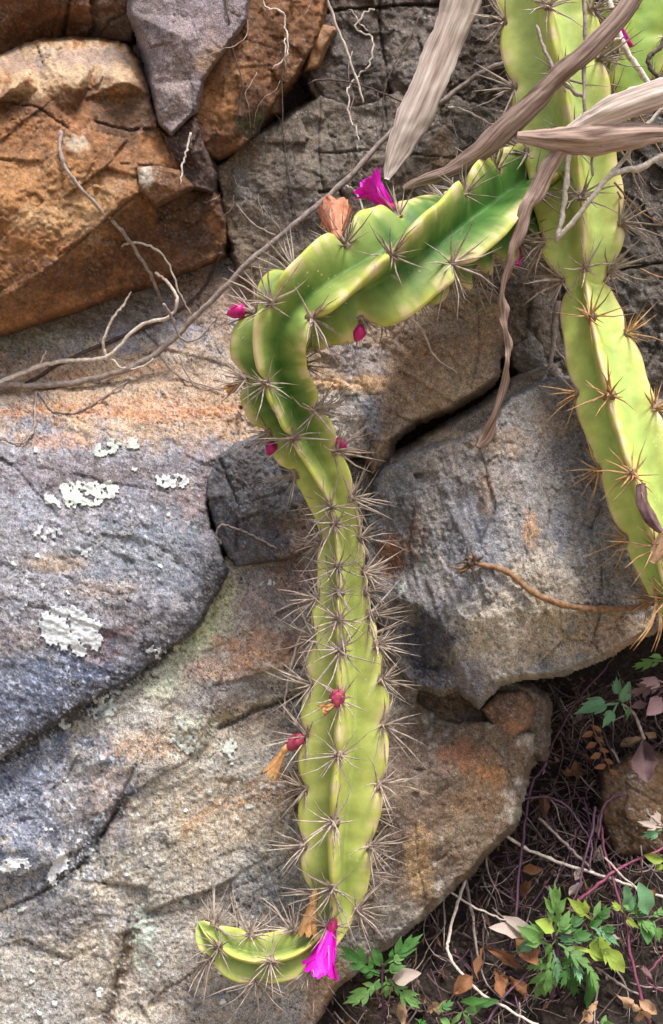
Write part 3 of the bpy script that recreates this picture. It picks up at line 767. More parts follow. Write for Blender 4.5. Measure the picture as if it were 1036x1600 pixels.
# ---- dark earth in the hollow at the foot of the rocks
rock('soil_bank', '', [(440, 940, -190), (1240, 940, -160), (1240, 1760, 10), (440, 1760, 0)],
     [(700, 1150, -160), (900, 1150, -165), (1036, 1120, -140), (900, 1300, -120), (1036, 1300, -108), (750, 1350, -105), (620, 1500, -60), (800, 1500, -60), (1036, 1500, -50), (700, 1650, -20), (900, 1650, -20)],
     seed=97, joint=None, lift=0, base=(54, 43, 36), noise=5.0, chip=2.5, mat=M_SOIL, kind='structure', paints=[(800, 1400, 150, 100, (58, 46, 40), 0.7), (600, 1560, 60, 60, (74, 58, 44), 0.8), (900, 1080, 160, 80, (58, 48, 40), 0.7), (960, 1120, 60, 60, (92, 74, 60), 0.6)],
     spots=[(850, 1350, 300, 250, (104, 84, 68), 0.1)], fleck=0.05)


# ---- cliff behind and around, and the ground below
def cliff():
    xs = np.linspace(-1.6, 1.6, 300); zs = np.linspace(1.7, -1.05, 250)
    X, Z = np.meshgrid(xs, zs)
    px = X / PX; py = -Z / PX
    # stands further forward outside the photographed blocks
    ex = np.clip((np.abs(X) - 0.34) / 0.12, 0, 1); ez = np.clip((np.abs(Z) - 0.50) / 0.12, 0, 1)
    e = np.maximum(ex, ez); e = e * e * (3 - 2 * e)
    d = -0.215 + 0.2 * e
    d = d + e * (0.05 * fbm(px, py, 500, 5, 5) + 0.05 * facet(px, py, 300, 6) + 0.015 * facet(px, py, 90, 7)) + 0.006 * fbm(px, py, 60, 8, 4)
    d = d - np.clip(Z, 0, 2) * 0.12 * e
    h, w = X.shape
    co = np.stack([X, -d, Z], -1).reshape(-1, 3)
    i = np.arange(h * w).reshape(h, w)
    q = np.stack([i[:-1, :-1], i[1:, :-1], i[1:, 1:], i[:-1, 1:]], -1).reshape(-1, 4)
    o = mesh_obj('cliff', co.tolist(), q.tolist(), M_ROCK)
    C = np.empty((h, w, 3)); C[:] = srgb(132, 118, 102)
    a = sstep(-0.2, 0.3, fbm(px, py, 260, 9, 4))[..., None]
    C = C * (1 - a) + srgb(140, 98, 62) * a
    C = np.where(e[..., None] < 0.1, srgb(88, 72, 58), C)
    C = C * (1 + 0.35 * fbm(px, py, 40, 12, 4))[..., None]
    ca = o.data.color_attributes.new('Col', 'FLOAT_COLOR', 'POINT')
    ca.data.foreach_set('color', np.concatenate([C.reshape(-1, 3), np.ones((h * w, 1))], 1).ravel())
    tag(o, kind='structure')


cliff()
n_ = 60
gx = np.sign(np.linspace(-1, 1, n_)) * np.abs(np.linspace(-1, 1, n_)) ** 3 * 150
gv = [(x, y - 0.5, -1.0 + 0.02 * math.sin(x * 9 + y * 7)) for y in gx for x in gx]
gf = [(j * n_ + i, j * n_ + i + 1, (j + 1) * n_ + i + 1, (j + 1) * n_ + i) for j in range(n_ - 1) for i in range(n_ - 1)]
tag(mesh_obj('ground', gv, gf, simple_mat('dry_ground', (112, 98, 78), (152, 138, 112), 6, 0.95)), kind='structure')
# ------------------------------------------------------------------ cactus
def stem_material():
    m, nt, b = new_mat('cactus_skin')
    L = nt.links.new
    at = N(nt, 'ShaderNodeVertexColor', layer_name='Col')
    tc = N(nt, 'ShaderNodeTexCoord')
    n = N(nt, 'ShaderNodeTexNoise'); n.inputs['Scale'].default_value = 90; n.inputs['Detail'].default_value = 4
    L(tc.outputs['Object'], n.inputs['Vector'])
    n2 = N(nt, 'ShaderNodeTexNoise'); n2.inputs['Scale'].default_value = 900; n2.inputs['Detail'].default_value = 2
    L(tc.outputs['Object'], n2.inputs['Vector'])
    mr = N(nt, 'ShaderNodeMapRange'); mr.inputs['From Min'].default_value = 0.3; mr.inputs['From Max'].default_value = 0.7
    mr.inputs['To Min'].default_value = 0.82; mr.inputs['To Max'].default_value = 1.14
    L(n.outputs['Fac'], mr.inputs['Value'])
    mx = N(nt, 'ShaderNodeMix', data_type='RGBA', blend_type='MULTIPLY'); mx.inputs['Factor'].default_value = 1
    L(at.outputs['Color'], mx.inputs['A']); L(mr.outputs[0], mx.inputs['B'])
    # pale scale-insect specks and corky dots
    vo = N(nt, 'ShaderNodeTexVoronoi'); vo.inputs['Scale'].default_value = 190
    L(tc.outputs['Object'], vo.inputs['Vector'])
    vr = N(nt, 'ShaderNodeMapRange'); vr.inputs['From Min'].default_value = 0.10; vr.inputs['From Max'].default_value = 0.16
    vr.inputs['To Min'].default_value = 0.75; vr.inputs['To Max'].default_value = 0
    L(vo.outputs['Distance'], vr.inputs['Value'])
    n3 = N(nt, 'ShaderNodeTexNoise'); n3.inputs['Scale'].default_value = 34
    L(tc.outputs['Object'], n3.inputs['Vector'])
    vg = N(nt, 'ShaderNodeMapRange'); vg.inputs['From Min'].default_value = 0.58; vg.inputs['From Max'].default_value = 0.66
    L(n3.outputs['Fac'], vg.inputs['Value'])
    vm = N(nt, 'ShaderNodeMath', operation='MULTIPLY')
    L(vr.outputs[0], vm.inputs[0]); L(vg.outputs[0], vm.inputs[1])
    mg = N(nt, 'ShaderNodeMix', data_type='RGBA')
    L(vm.outputs[0], mg.inputs['Factor']); L(mx.outputs['Result'], mg.inputs['A'])
    mg.inputs['B'].default_value = (0.62, 0.68, 0.45, 1)
    L(mg.outputs['Result'], b.inputs['Base Color'])
    b.inputs['Roughness'].default_value = 0.58
    b.inputs['Specular IOR Level'].default_value = 0.3
    b.inputs['Subsurface Weight'].default_value = 0.18
    b.inputs['Subsurface Radius'].default_value = (0.7, 1.0, 0.25)
    b.inputs['Subsurface Scale'].default_value = 0.004
    bp = N(nt, 'ShaderNodeBump'); bp.inputs['Strength'].default_value = 0.25; bp.inputs['Distance'].default_value = 0.0006
    ad = N(nt, 'ShaderNodeMath', operation='ADD'); L(n2.outputs['Fac'], ad.inputs[0]); L(n.outputs['Fac'], ad.inputs[1])
    L(ad.outputs[0], bp.inputs['Height']); L(bp.outputs[0], b.inputs['Normal'])
    return m


M_STEM = stem_material()
M_SPINE = simple_mat('grey_spine', (118, 100, 88), (196, 180, 166), 160, 0.6, 0.1)
M_SPINE_TAN = simple_mat('tan_spine', (132, 92, 58), (196, 160, 112), 160, 0.55, 0.1)
M_WOOL = simple_mat('areole_wool', (104, 84, 70), (164, 146, 128), 500, 0.95, 0.8, dist=0.001)


def catmull(pts, per=10):
    """pts: list of tuples, any dimension"""
    A = np.array(pts, float)
    A = np.vstack([2 * A[0] - A[1], A, 2 * A[-1] - A[-2]])
    out = []
    for i in range(1, len(A) - 2):
        p0, p1, p2, p3 = A[i - 1], A[i], A[i + 1], A[i + 2]
        for k in range(per):
            t = k / per
            out.append(0.5 * ((2 * p1) + (-p0 + p2) * t + (2 * p0 - 5 * p1 + 4 * p2 - p3) * t * t + (-p0 + 3 * p1 - 3 * p2 + p3) * t ** 3))
    out.append(A[-2])
    return np.array(out)


def tube_geo(points, radii, segs=6, cap=True):
    pts = [Vector(p) for p in points]
    n = len(pts)
    verts, faces = [], []
    t0 = (pts[1] - pts[0]).normalized()
    ref = Vector((0, 0, 1)) if abs(t0.z) < 0.9 else Vector((1, 0, 0))
    u = t0.cross(ref).normalized()
    for i in range(n):
        t = (pts[min(i + 1, n - 1)] - pts[max(i - 1, 0)])
        t = t.normalized() if t.length > 1e-9 else t0
        u = (u - t * u.dot(t)); u = u.normalized() if u.length > 1e-6 else t.orthogonal().normalized()
        v = t.cross(u)
        for k in range(segs):
            a = 2 * math.pi * k / segs
            verts.append(pts[i] + (u * math.cos(a) + v * math.sin(a)) * radii[i])
    for i in range(n - 1):
        for k in range(segs):
            a = i * segs + k; b = i * segs + (k + 1) % segs
            faces.append((a, b, b + segs, a + segs))
    if cap:
        faces.append(tuple(range(segs - 1, -1, -1)))
        faces.append(tuple((n - 1) * segs + k for k in range(segs)))
    return verts, faces


# spine cluster templates: pole along +Z, origin on the rib crest
def spine_cluster_mesh(seed, n, lmin, lmax, mat, spread=(15, 100), rad=0.00095, bias=None):
    r = random.Random(seed)
    V, F, MI = [], [], []

    def add(v, f, mi):
        o = len(V); V.extend(v); F.extend(tuple(o + i for i in ff) for ff in f); MI.extend([mi] * len(f))
    for i in range(n):
        phi = R(r.uniform(*spread)); th = 2 * math.pi * (i + r.uniform(-0.35, 0.35)) / n
        d = Vector((math.sin(phi) * math.cos(th), math.sin(phi) * math.sin(th), math.cos(phi)))
        ln = r.uniform(lmin, lmax) * (1.0 if phi < R(80) else 0.8)
        if r.random() < 0.25:
            ln *= 0.55
        side = Vector((r.uniform(-1, 1), r.uniform(-1, 1), r.uniform(-1, 1))) * ln * 0.05
        b0 = Vector((r.uniform(-1, 1), r.uniform(-1, 1), 0)) * 0.0016
        rr = rad * r.uniform(0.8, 1.25)
        pts = [b0 - d * 0.001, b0 + d * ln * 0.12, b0 + d * ln * 0.55 + side, b0 + d * ln]
        v, f = tube_geo(pts, [rr * 1.35, rr, rr * 0.62, rr * 0.06], 5, False)
        add(v, f, 0)
    me = bpy.data.meshes.new('spine_cluster')
    me.from_pydata([tuple(v) for v in V], [], F)
    me.polygons.foreach_set('use_smooth', [True] * len(F))
    me.materials.append(mat)
    me.update()
    return me


def wool_mesh(seed):
    r = random.Random(seed)
    V, F = [], []
    nr, ns = 5, 9
    for i in range(nr):
        a = math.pi * 0.55 * i / (nr - 1)
        for k in range(ns):
            b = 2 * math.pi * k / ns
            q = 0.0037 * (1 + r.uniform(-0.35, 0.35))
            V.append((q * math.sin(a) * math.cos(b), q * math.sin(a) * math.sin(b), q * 0.8 * math.cos(a) - 0.0004))
    for i in range(nr - 1):
        for k in range(ns):
            F.append((i * ns + k, i * ns + (k + 1) % ns, (i + 1) * ns + (k + 1) % ns, (i + 1) * ns + k))
    me = bpy.data.meshes.new('areole')
    me.from_pydata(V, [], F)
    me.polygons.foreach_set('use_smooth', [True] * len(F))
    me.materials.append(M_WOOL)
    return me


SP_BIG = [spine_cluster_mesh(100 + i, 18 + i % 4, 0.026, 0.047, M_SPINE) for i in range(7)]
SP_MED = [spine_cluster_mesh(200 + i, 16 + i % 4, 0.022, 0.040, M_SPINE, rad=0.0009) for i in range(7)]
SP_TAN = [spine_cluster_mesh(300 + i, 14 + i % 4, 0.020, 0.038, M_SPINE_TAN, rad=0.00085) for i in range(7)]
WOOL = [wool_mesh(i) for i in range(4)]

AREOLES = {}


def ribbed_stem(name, path, ribs, nrib, roll, cluster, parent, label=None, colours=((178, 190, 84), (122, 158, 62)), core=0.40, sig=0.30,
                edge_c=(214, 208, 96), cork=0.5, seed=1, notch=0.2, skip=(), auto=26.0, cl_scale=1.0, startcap=True):
    """path: (px,py,d,halfwidth px[,greenness 0..1]); ribs: list of areole pixel lists (None = spaced automatically)"""
    r = random.Random(seed)
    pix = [p[:4] + ((p[4] if len(p) > 4 else 0.0),) for p in path]
    C = catmull(pix, 14)
    W = np.array([P(c[0], c[1], c[2]) for c in C])
    seg = np.linalg.norm(np.diff(W, axis=0), axis=1)
    s = np.concatenate([[0], np.cumsum(seg)])
    L = s[-1]
    n = int(L / 0.0022)
    ss = np.linspace(0, L, n)
    Wc = np.stack([np.interp(ss, s, W[:, k]) for k in range(3)], 1)
    Cp = np.stack([np.interp(ss, s, C[:, k]) for k in range(5)], 1)
    kk = (DIST - Cp[:, 2] * 0.001) / DIST
    HW = Cp[:, 3] * PX * kk
    gsum = Cp[:, 4]
    T = np.gradient(Wc, axis=0); T /= np.linalg.norm(T, axis=1)[:, None]
    # smooth the tangents so that the section does not pinch in the bend
    for _ in range(6):
        T[1:-1] = (T[:-2] + 2 * T[1:-1] + T[2:]) / 4
    T /= np.linalg.norm(T, axis=1)[:, None]
    frac = ss / L

    def along(lst):
        """values given at a fraction of the length or beside a pixel of the path"""
        xs_ = [q[0] if not isinstance(q[0], tuple) else frac[int(np.argmin((Cp[:, 0] - q[0][0]) ** 2 + (Cp[:, 1] - q[0][1]) ** 2))] for q in lst]
        return np.interp(frac, xs_, [q[1] for q in lst])
    notch_s = along(notch) if isinstance(notch, list) else np.full(n, notch)
    roll_s = np.radians(along(roll))
    ar_s = []
    for k in range(nrib):
        lst = ribs[k] if k < len(ribs) else None
        if lst:
            vals = []
            for (ax, ay) in lst:
                i = int(np.argmin((Cp[:, 0] - ax) ** 2 + (Cp[:, 1] - ay) ** 2))
                vals.append(ss[i])
            vals = sorted(vals)
            keep = []
            for q in vals:
                if not keep or q - keep[-1] > 0.006:
                    keep.append(q)
            ar_s.append(keep)
        else:
            q = 0.008 + r.uniform(0, 0.012); keep = []
            while q < L - 0.004:
                keep.append(q); q += auto * 0.001 * r.uniform(0.8, 1.2)
            ar_s.append(keep)
    # section angles: dense near the crests
    half = math.pi / nrib
    offs = np.array([-1, -0.8, -0.6, -0.42, -0.28, -0.17, -0.08, 0, 0.08, 0.17, 0.28, 0.42, 0.6, 0.8]) * half
    ang, rib_i, off = [], [], []
    for k in range(nrib):
        for q in offs:
            ang.append(k * 2 * half + q); rib_i.append(k); off.append(q)
    ang = np.array(ang); rib_i = np.array(rib_i); off = np.array(off)
    wing = np.exp(-np.abs(off / sig) ** 1.55)
    wing0 = math.exp(-(half / sig) ** 1.55)
    wing = (wing - wing0) / (1 - wing0)
    na = len(ang)
    verts = np.zeros((n, na, 3)); cols = np.zeros((n, na, 3))
    c0, c1, ce, ck = srgb(colours[0]), srgb(colours[1]), srgb(edge_c), srgb(222, 200, 158)
    notch_f = []
    for k in range(nrib):
        f = np.zeros(n)
        for q in ar_s[k]:
            dd = ss - q
            f = np.maximum(f, np.exp(-(np.where(dd > 0, dd / 0.0052, dd / 0.0075)) ** 2))
        notch_f.append(f)
    wob = [np.array([0.05 * math.sin(ss_ * 160 + k * 2.1 + seed) + 0.035 * math.sin(ss_ * 70 + k) for ss_ in ss]) for k in range(nrib)]
    noise_c = fbm(np.repeat(ss[:, None] * 1000, na, 1), np.repeat(ang[None, :] * 9, n, 0) + seed * 31, 14, seed, 4, 0.6)
    for i in range(n):
        Tv = Vector(T[i])
        Fv = Vector((0, -1, 0)); Fv = (Fv - Tv * Fv.dot(Tv)).normalized()
        Sv = Tv.cross(Fv).normalized()
        end = 1.0
        Rr = HW[i]
        for j in range(na):
            k = rib_i[j]
            top = Rr * (1 + wob[k][i] * 0.5) * (1 - notch_s[i] * notch_f[k][i])
            rr = Rr * core * (1 - 0.04 * notch_f[k][i]) + (top - Rr * core) * wing[j]
            a = ang[j] + roll_s[i] + 0.06 * wob[k][i] * wing[j] * 8 * 0.35
            v = Vector(Wc[i]) + Fv * (math.cos(a) * rr) + Sv * (math.sin(a) * rr)
            verts[i, j] = v
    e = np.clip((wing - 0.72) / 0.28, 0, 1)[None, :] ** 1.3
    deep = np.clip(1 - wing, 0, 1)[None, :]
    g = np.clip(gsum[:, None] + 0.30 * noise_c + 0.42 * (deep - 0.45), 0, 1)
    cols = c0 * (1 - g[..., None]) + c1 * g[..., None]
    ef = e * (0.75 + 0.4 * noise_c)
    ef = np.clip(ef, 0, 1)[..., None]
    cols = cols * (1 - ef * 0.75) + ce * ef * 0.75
    cn = fbm(np.repeat(ss[:, None] * 1000, na, 1), np.repeat(rib_i[None, :] * 50.0, n, 0), 12, seed + 9, 3)
    nf = np.stack([notch_f[k] for k in rib_i], 1)
    ckf = np.clip(sstep(0.62, 0.95, wing)[None, :] * sstep(0.22 - 0.5 * cork, 0.32 - 0.3 * cork, cn) * cork * 1.3 + 0.4 * nf * e, 0, 0.9)[..., None]
    cols = cols * (1 - ckf) + ck * ckf
    # scars
    sc = fbm(np.repeat(ss[:, None] * 1000, na, 1), np.repeat(ang[None, :] * 22, n, 0), 8, seed + 19, 4, 0.65)
    scf = (sstep(0.5, 0.62, sc) * 0.55)[..., None]
    cols = cols * (1 - scf) + srgb(206, 190, 146) * scf
    loc = Vector(Wc[0])
    V = verts.reshape(-1, 3).tolist()
    F = []
    for i in range(n - 1):
        for j in range(na):
            a = i * na + j; b = i * na + (j + 1) % na
            F.append((a, a + na, b + na, b))
    V.append(tuple(Wc[0] - T[0] * HW[0] * 0.15)); V.append(tuple(Wc[-1] + T[-1] * HW[-1] * 0.4))
    for j in range(na):
        F.append((len(V) - 2, j, (j + 1) % na)); F.append((len(V) - 1, (n - 1) * na + (j + 1) % na, (n - 1) * na + j))
    base = Vector(parent.location) if parent else Vector((0, 0, 0))
    o = mesh_obj(name, [Vector(v) - base for v in V], F, M_STEM, parent)
    ca = o.data.color_attributes.new('Col', 'FLOAT_COLOR', 'POINT')
    cc = np.concatenate([cols.reshape(-1, 3), c0[None], c0[None]])
    ca.data.foreach_set('color', np.concatenate([np.clip(cc, 0, 1), np.ones((len(cc), 1))], 1).ravel())
    if label:
        o['label'] = label
    # areoles and spines
    out = []
    for k in range(nrib):
        jc = k * len(offs) + 7
        for q in ar_s[k]:
            i = min(int(q / L * (n - 1) + 0.5), n - 1)
            pos = Vector(verts[i, jc]); nrm = (pos - Vector(Wc[i])).normalized()
            out.append((k, q, pos, nrm))
            zq = nrm.to_track_quat('Z', 'Y').to_matrix().to_4x4()
            mt = Matrix.Translation(pos - base) @ zq @ Matrix.Rotation(r.uniform(0, 6.28), 4, 'Z')
            size = cl_scale * r.uniform(0.85, 1.1) * min(1.0, 0.75 + HW[i] / 0.10)
            w_ = bpy.data.objects.new('areole', r.choice(WOOL))
            w_.matrix_local = mt @ Matrix.Scale(r.uniform(0.9, 1.2), 4)
            link(w_, o)
            c_ = bpy.data.objects.new('spine_cluster', r.choice(cluster))
            c_.matrix_local = mt @ Matrix.Scale(size, 4)
            link(c_, o)
    AREOLES[o.name] = out
    return o


cactus = empty('cactus', P(860, -90, 10))
tag(cactus, 'spiny yellow-green ribbed cactus with magenta flowers hanging down the rocks', 'cactus')

ARM = [(900, 262, -14, 56, 0.95), (850, 284, -10, 70, 0.95), (800, 312, 6, 80, 0.95), (750, 342, 30, 88, 0.92), (690, 376, 54, 92, 0.85), (610, 416, 74, 94, 0.72), (530, 448, 84, 88, 0.6), (468, 480, 88, 80, 0.66),
       (432, 526, 84, 72, 0.68), (430, 584, 74, 66, 0.8), (452, 640, 62, 62, 0.76), (482, 696, 52, 56, 0.5), (512, 752, 44, 45, 0.15), (530, 806, 38, 37, 0.05), (536, 860, 36, 40, 0.08),
       (538, 920, 36, 46, 0.1), (540, 980, 38, 55, 0.08), (543, 1040, 40, 64, 0.05), (544, 1100, 41, 72, 0.08), (542, 1160, 42, 73, 0.1), (537, 1220, 42, 70, 0.08), (532, 1280, 42, 66, 0.12),
       (530, 1335, 42, 60, 0.2), (530, 1385, 42, 50, 0.3), (524, 1422, 44, 34, 0.2), (502, 1458, 48, 32, 0.15), (462, 1486, 52, 38, 0.3), (412, 1496, 52, 40, 0.35), (364, 1486, 50, 38, 0.35), (328, 1462, 46, 26, 0.3), (312, 1444, 44, 9, 0.3)]
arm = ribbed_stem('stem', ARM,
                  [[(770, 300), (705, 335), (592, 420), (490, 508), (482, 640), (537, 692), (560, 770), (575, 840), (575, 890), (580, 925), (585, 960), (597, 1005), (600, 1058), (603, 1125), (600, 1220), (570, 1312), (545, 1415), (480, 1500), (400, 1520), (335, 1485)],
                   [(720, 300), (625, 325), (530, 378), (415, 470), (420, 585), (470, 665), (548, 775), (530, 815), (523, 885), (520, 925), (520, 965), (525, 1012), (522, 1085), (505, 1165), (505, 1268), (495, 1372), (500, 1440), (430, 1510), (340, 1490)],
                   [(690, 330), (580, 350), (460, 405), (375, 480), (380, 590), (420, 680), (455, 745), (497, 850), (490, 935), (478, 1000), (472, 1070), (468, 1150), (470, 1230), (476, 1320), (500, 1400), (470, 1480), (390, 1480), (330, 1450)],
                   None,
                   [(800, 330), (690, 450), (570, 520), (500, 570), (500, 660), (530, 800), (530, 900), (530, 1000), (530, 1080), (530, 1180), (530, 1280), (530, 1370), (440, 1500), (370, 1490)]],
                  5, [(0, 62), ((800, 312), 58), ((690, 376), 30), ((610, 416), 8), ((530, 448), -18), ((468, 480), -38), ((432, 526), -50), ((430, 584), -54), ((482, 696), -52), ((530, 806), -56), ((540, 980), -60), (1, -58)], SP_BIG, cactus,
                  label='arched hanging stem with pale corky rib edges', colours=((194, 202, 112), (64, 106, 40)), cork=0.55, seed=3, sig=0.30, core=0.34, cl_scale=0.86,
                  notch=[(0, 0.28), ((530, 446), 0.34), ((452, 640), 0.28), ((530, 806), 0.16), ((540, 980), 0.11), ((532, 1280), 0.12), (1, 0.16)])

up = ribbed_stem('stem', [(838, -120, 8, 78, 0.1), (846, -40, 8, 78, 0.1), (856, 40, 8, 78, 0.1), (868, 120, 8, 78, 0.12), (884, 210, 8, 74, 0.12), (898, 300, 8, 72, 0.1), (906, 370, 10, 68, 0.08), (910, 415, 12, 56, 0.05), (912, 442, 14, 34, 0.0), (914, 455, 15, 22, 0)],
                 [[(840, 45), (868, 150), (885, 240), (898, 330), (905, 432)], [(775, 40), (800, 140), (820, 240), (845, 385), (870, 440)], None, [(960, 90), (960, 180), (965, 300), (960, 430)], [(920, 30), (925, 105), (930, 210), (940, 360), (930, 430)]],
                 5, [(0, 14), (0.7, 8), (1, 10)], SP_MED, cactus, label='thick yellow-green main stem scarred with pale patches', colours=((192, 202, 112), (132, 172, 100)), cork=0.6, seed=9, sig=0.26, core=0.5, notch=0.08, cl_scale=1.1)

low = ribbed_stem('stem', [(913, 440, 15, 22, 0.1), (918, 465, 18, 40, 0.1), (928, 515, 26, 50, 0.12), (946, 580, 36, 56, 0.18), (968, 650, 46, 60, 0.2), (990, 715, 52, 62, 0.15), (1012, 780, 56, 60, 0.1), (1032, 845, 58, 54, 0.2), (1046, 905, 58, 44, 0.3), (1054, 950, 56, 30, 0.3), (1058, 972, 54, 8, 0.3)],
                  [[(899, 519), (947, 634), (985, 747), (1018, 850), (1030, 930)], [(906, 610), (948, 730), (989, 838), (1026, 940)], None, [(953, 528), (1004, 646), (1040, 770), (1060, 880)]],
                  4, [(0, 12), (0.5, 26), (1, 30)], SP_TAN, cactus, label='yellow-green lower stem with pinkish rib edges and tan spines', colours=((194, 202, 106), (120, 168, 88)), edge_c=(224, 196, 140), cork=0.62, seed=15, sig=0.27, core=0.45, notch=0.10)

far = ribbed_stem('stem', [(1040, -120, -50, 70, 0.5), (1015, -40, -48, 70, 0.5), (995, 40, -46, 68, 0.5), (982, 110, -44, 62, 0.5), (970, 170, -42, 46, 0.5), (962, 205, -40, 16, 0.5)],
                  [None, None, None, None], 4, [(0, 40), (1, 40)], SP_MED, cactus, label='shaded green stem behind the thick main stem', colours=((176, 190, 90), (120, 156, 72)), cork=0.3, seed=21, core=0.45, auto=38)


# ---- flowers, buds and fruits, all growing from the cactus
M_PETAL = simple_mat('magenta_petal', (226, 8, 186), (250, 50, 226), 60, 0.5, 0.2, sub=0.0, trans=0.2)
M_TUBE = simple_mat('flower_tube', (176, 20, 90), (206, 40, 120), 120, 0.55)
M_BUD = simple_mat('crimson_bud', (150, 12, 84), (200, 30, 120), 300, 0.4, 0.3)
M_FRUIT = simple_mat('pink_fruit', (132, 36, 62), (196, 84, 108), 300, 0.6, 0.6)
M_DRYFLOWER = simple_mat('dry_flower', (150, 98, 54), (212, 166, 110), 200, 0.8, 0.5, trans=0.15)
M_DRYPINK = simple_mat('withered_pink_flower', (176, 104, 78), (222, 160, 126), 200, 0.8, 0.5, trans=0.2)


def orient(p0, p1, up=Vector((0, -1, 0))):
    """matrix with +Y from p0 to p1 and +Z towards up"""
    y = (p1 - p0).normalized()
    z = (up - y * up.dot(y)); z = z.normalized() if z.length > 1e-6 else y.orthogonal().normalized()
    x = y.cross(z)
    m = Matrix((x, y, z)).transposed().to_4x4()
    m.translation = p0
    return m


def petal_geo(L, Wd, flare, seed, nu=9, nv=5):
    """petal: base at origin, runs along +Z, bulges along +Y then flares out"""
    r = random.Random(seed)
    V, F = [], []
    ph = r.uniform(0, 6)
    for i in range(nu):
        u = i / (nu - 1)
        wd = Wd * (0.28 + 0.72 * math.sin(min(1, u * 1.12) * math.pi * 0.62)) * (1 - max(0, (u - 0.72) / 0.28) ** 2.6 * 0.62)
        out = 0.16 * L * math.sin(u * math.pi * 0.5) + flare * L * max(0, u - 0.55) ** 1.6 * 1.8
        z = L * u * (1 - 0.12 * flare * u)
        for j in range(nv):
            v = j / (nv - 1) * 2 - 1
            cup = -0.35 * wd * v * v * (1 - 0.5 * u)
            wv = 0.05 * Wd * math.sin(v * 5 + ph + u * 4) * u
            V.append((v * wd * 0.5, out + cup + wv, z + 0.03 * L * math.sin(v * 7 + ph) * u))
    for i in range(nu - 1):
        for j in range(nv - 1):
            a = i * nv + j
            F.append((a, a + 1, a + nv + 1, a + nv))
    return V, F


def flower(p0, p1, parent, npet=9, mat=None, seed=1, wid=0.55, flare=0.6, label=None, name='flower', up=Vector((0, -1, 0))):
    base = Vector(parent.location)
    L = (p1 - p0).length
    m = orient(p0 - base, p1 - base, up)
    m = m @ Matrix.Rotation(R(-90), 4, 'X')          # local +Z along the flower
    tv, tf = [], []
    prof = [(0.05, -0.06), (0.08, 0.02), (0.10, 0.08), (0.10, 0.16), (0.08, 0.26)]
    ns = 10
    for (rr, zz) in prof:
        for k in range(ns):
            a = 2 * math.pi * k / ns
            tv.append((rr * L * math.cos(a), rr * L * math.sin(a), zz * L))
    for i in range(len(prof) - 1):
        for k in range(ns):
            tf.append((i * ns + k, i * ns + (k + 1) % ns, (i + 1) * ns + (k + 1) % ns, (i + 1) * ns + k))
    tf.append(tuple(range(ns - 1, -1, -1)))
    f = mesh_obj(name, tv, tf, M_TUBE if mat is None else mat, parent)
    f.matrix_local = m
    if label:
        f['label'] = label
    r = random.Random(seed)
    for i in range(npet):
        v, ff = petal_geo(L * r.uniform(0.86, 1.0), L * wid * r.uniform(0.9, 1.1), flare * r.uniform(0.6, 1.2), seed * 50 + i)
        p = mesh_obj('petal', v, ff, mat or M_PETAL, f)
        rin = L * (0.03 if i % 2 else 0.055)
        a = 2 * math.pi * i / npet + r.uniform(-0.1, 0.1)
        p.matrix_local = Matrix.Rotation(a, 4, 'Z') @ Matrix.Translation((0, rin, L * 0.05))
    return f


def bud(p0, p1, parent, mat, name='bud', fat=0.42, seed=1):
    base = Vector(parent.location)
    L = (p1 - p0).length
    m = orient(p0 - base, p1 - base) @ Matrix.Rotation(R(-90), 4, 'X')
    V, F = [], []
    nr, ns = 11, 12
    r = random.Random(seed)
    for i in range(nr):
        u = i / (nr - 1)
        rr = fat * L * math.sin(math.pi * (0.06 + 0.92 * u) ** 0.85) ** 0.8 * (1 - 0.15 * u)
        for k in range(ns):
            a = 2 * math.pi * (k + 0.5 * (i % 2)) / ns
            q = rr * (1 + 0.1 * math.cos(3 * a + i * 1.3) + r.uniform(-0.04, 0.04))
            V.append((q * math.cos(a), q * math.sin(a), u * L))
    for i in range(nr - 1):
        for k in range(ns):
            F.append((i * ns + k, i * ns + (k + 1) % ns, (i + 1) * ns + (k + 1) % ns, (i + 1) * ns + k))
    F.append(tuple(range(ns - 1, -1, -1))); F.append(tuple((nr - 1) * ns + k for k in range(ns)))
    o = mesh_obj(name, V, F, mat, parent)
    o.matrix_local = m
    return o


def near_areole(stem_o, px, py):
    """areole of a stem closest to a pixel, seen from the camera side"""
    best = None
    for (k, q, pos, nrm) in AREOLES[stem_o.name]:
        dd = (DIST + pos.y)
        x = pos.x / dd * DIST / PX + 518; y = 800 - pos.z / dd * DIST / PX
        sc = (x - px) ** 2 + (y - py) ** 2 + pos.y * 40000
        if best is None or sc < best[0]:
            best = (sc, pos, x, y)
    return best[1]


def mm(v):
    return -v.y * 1000


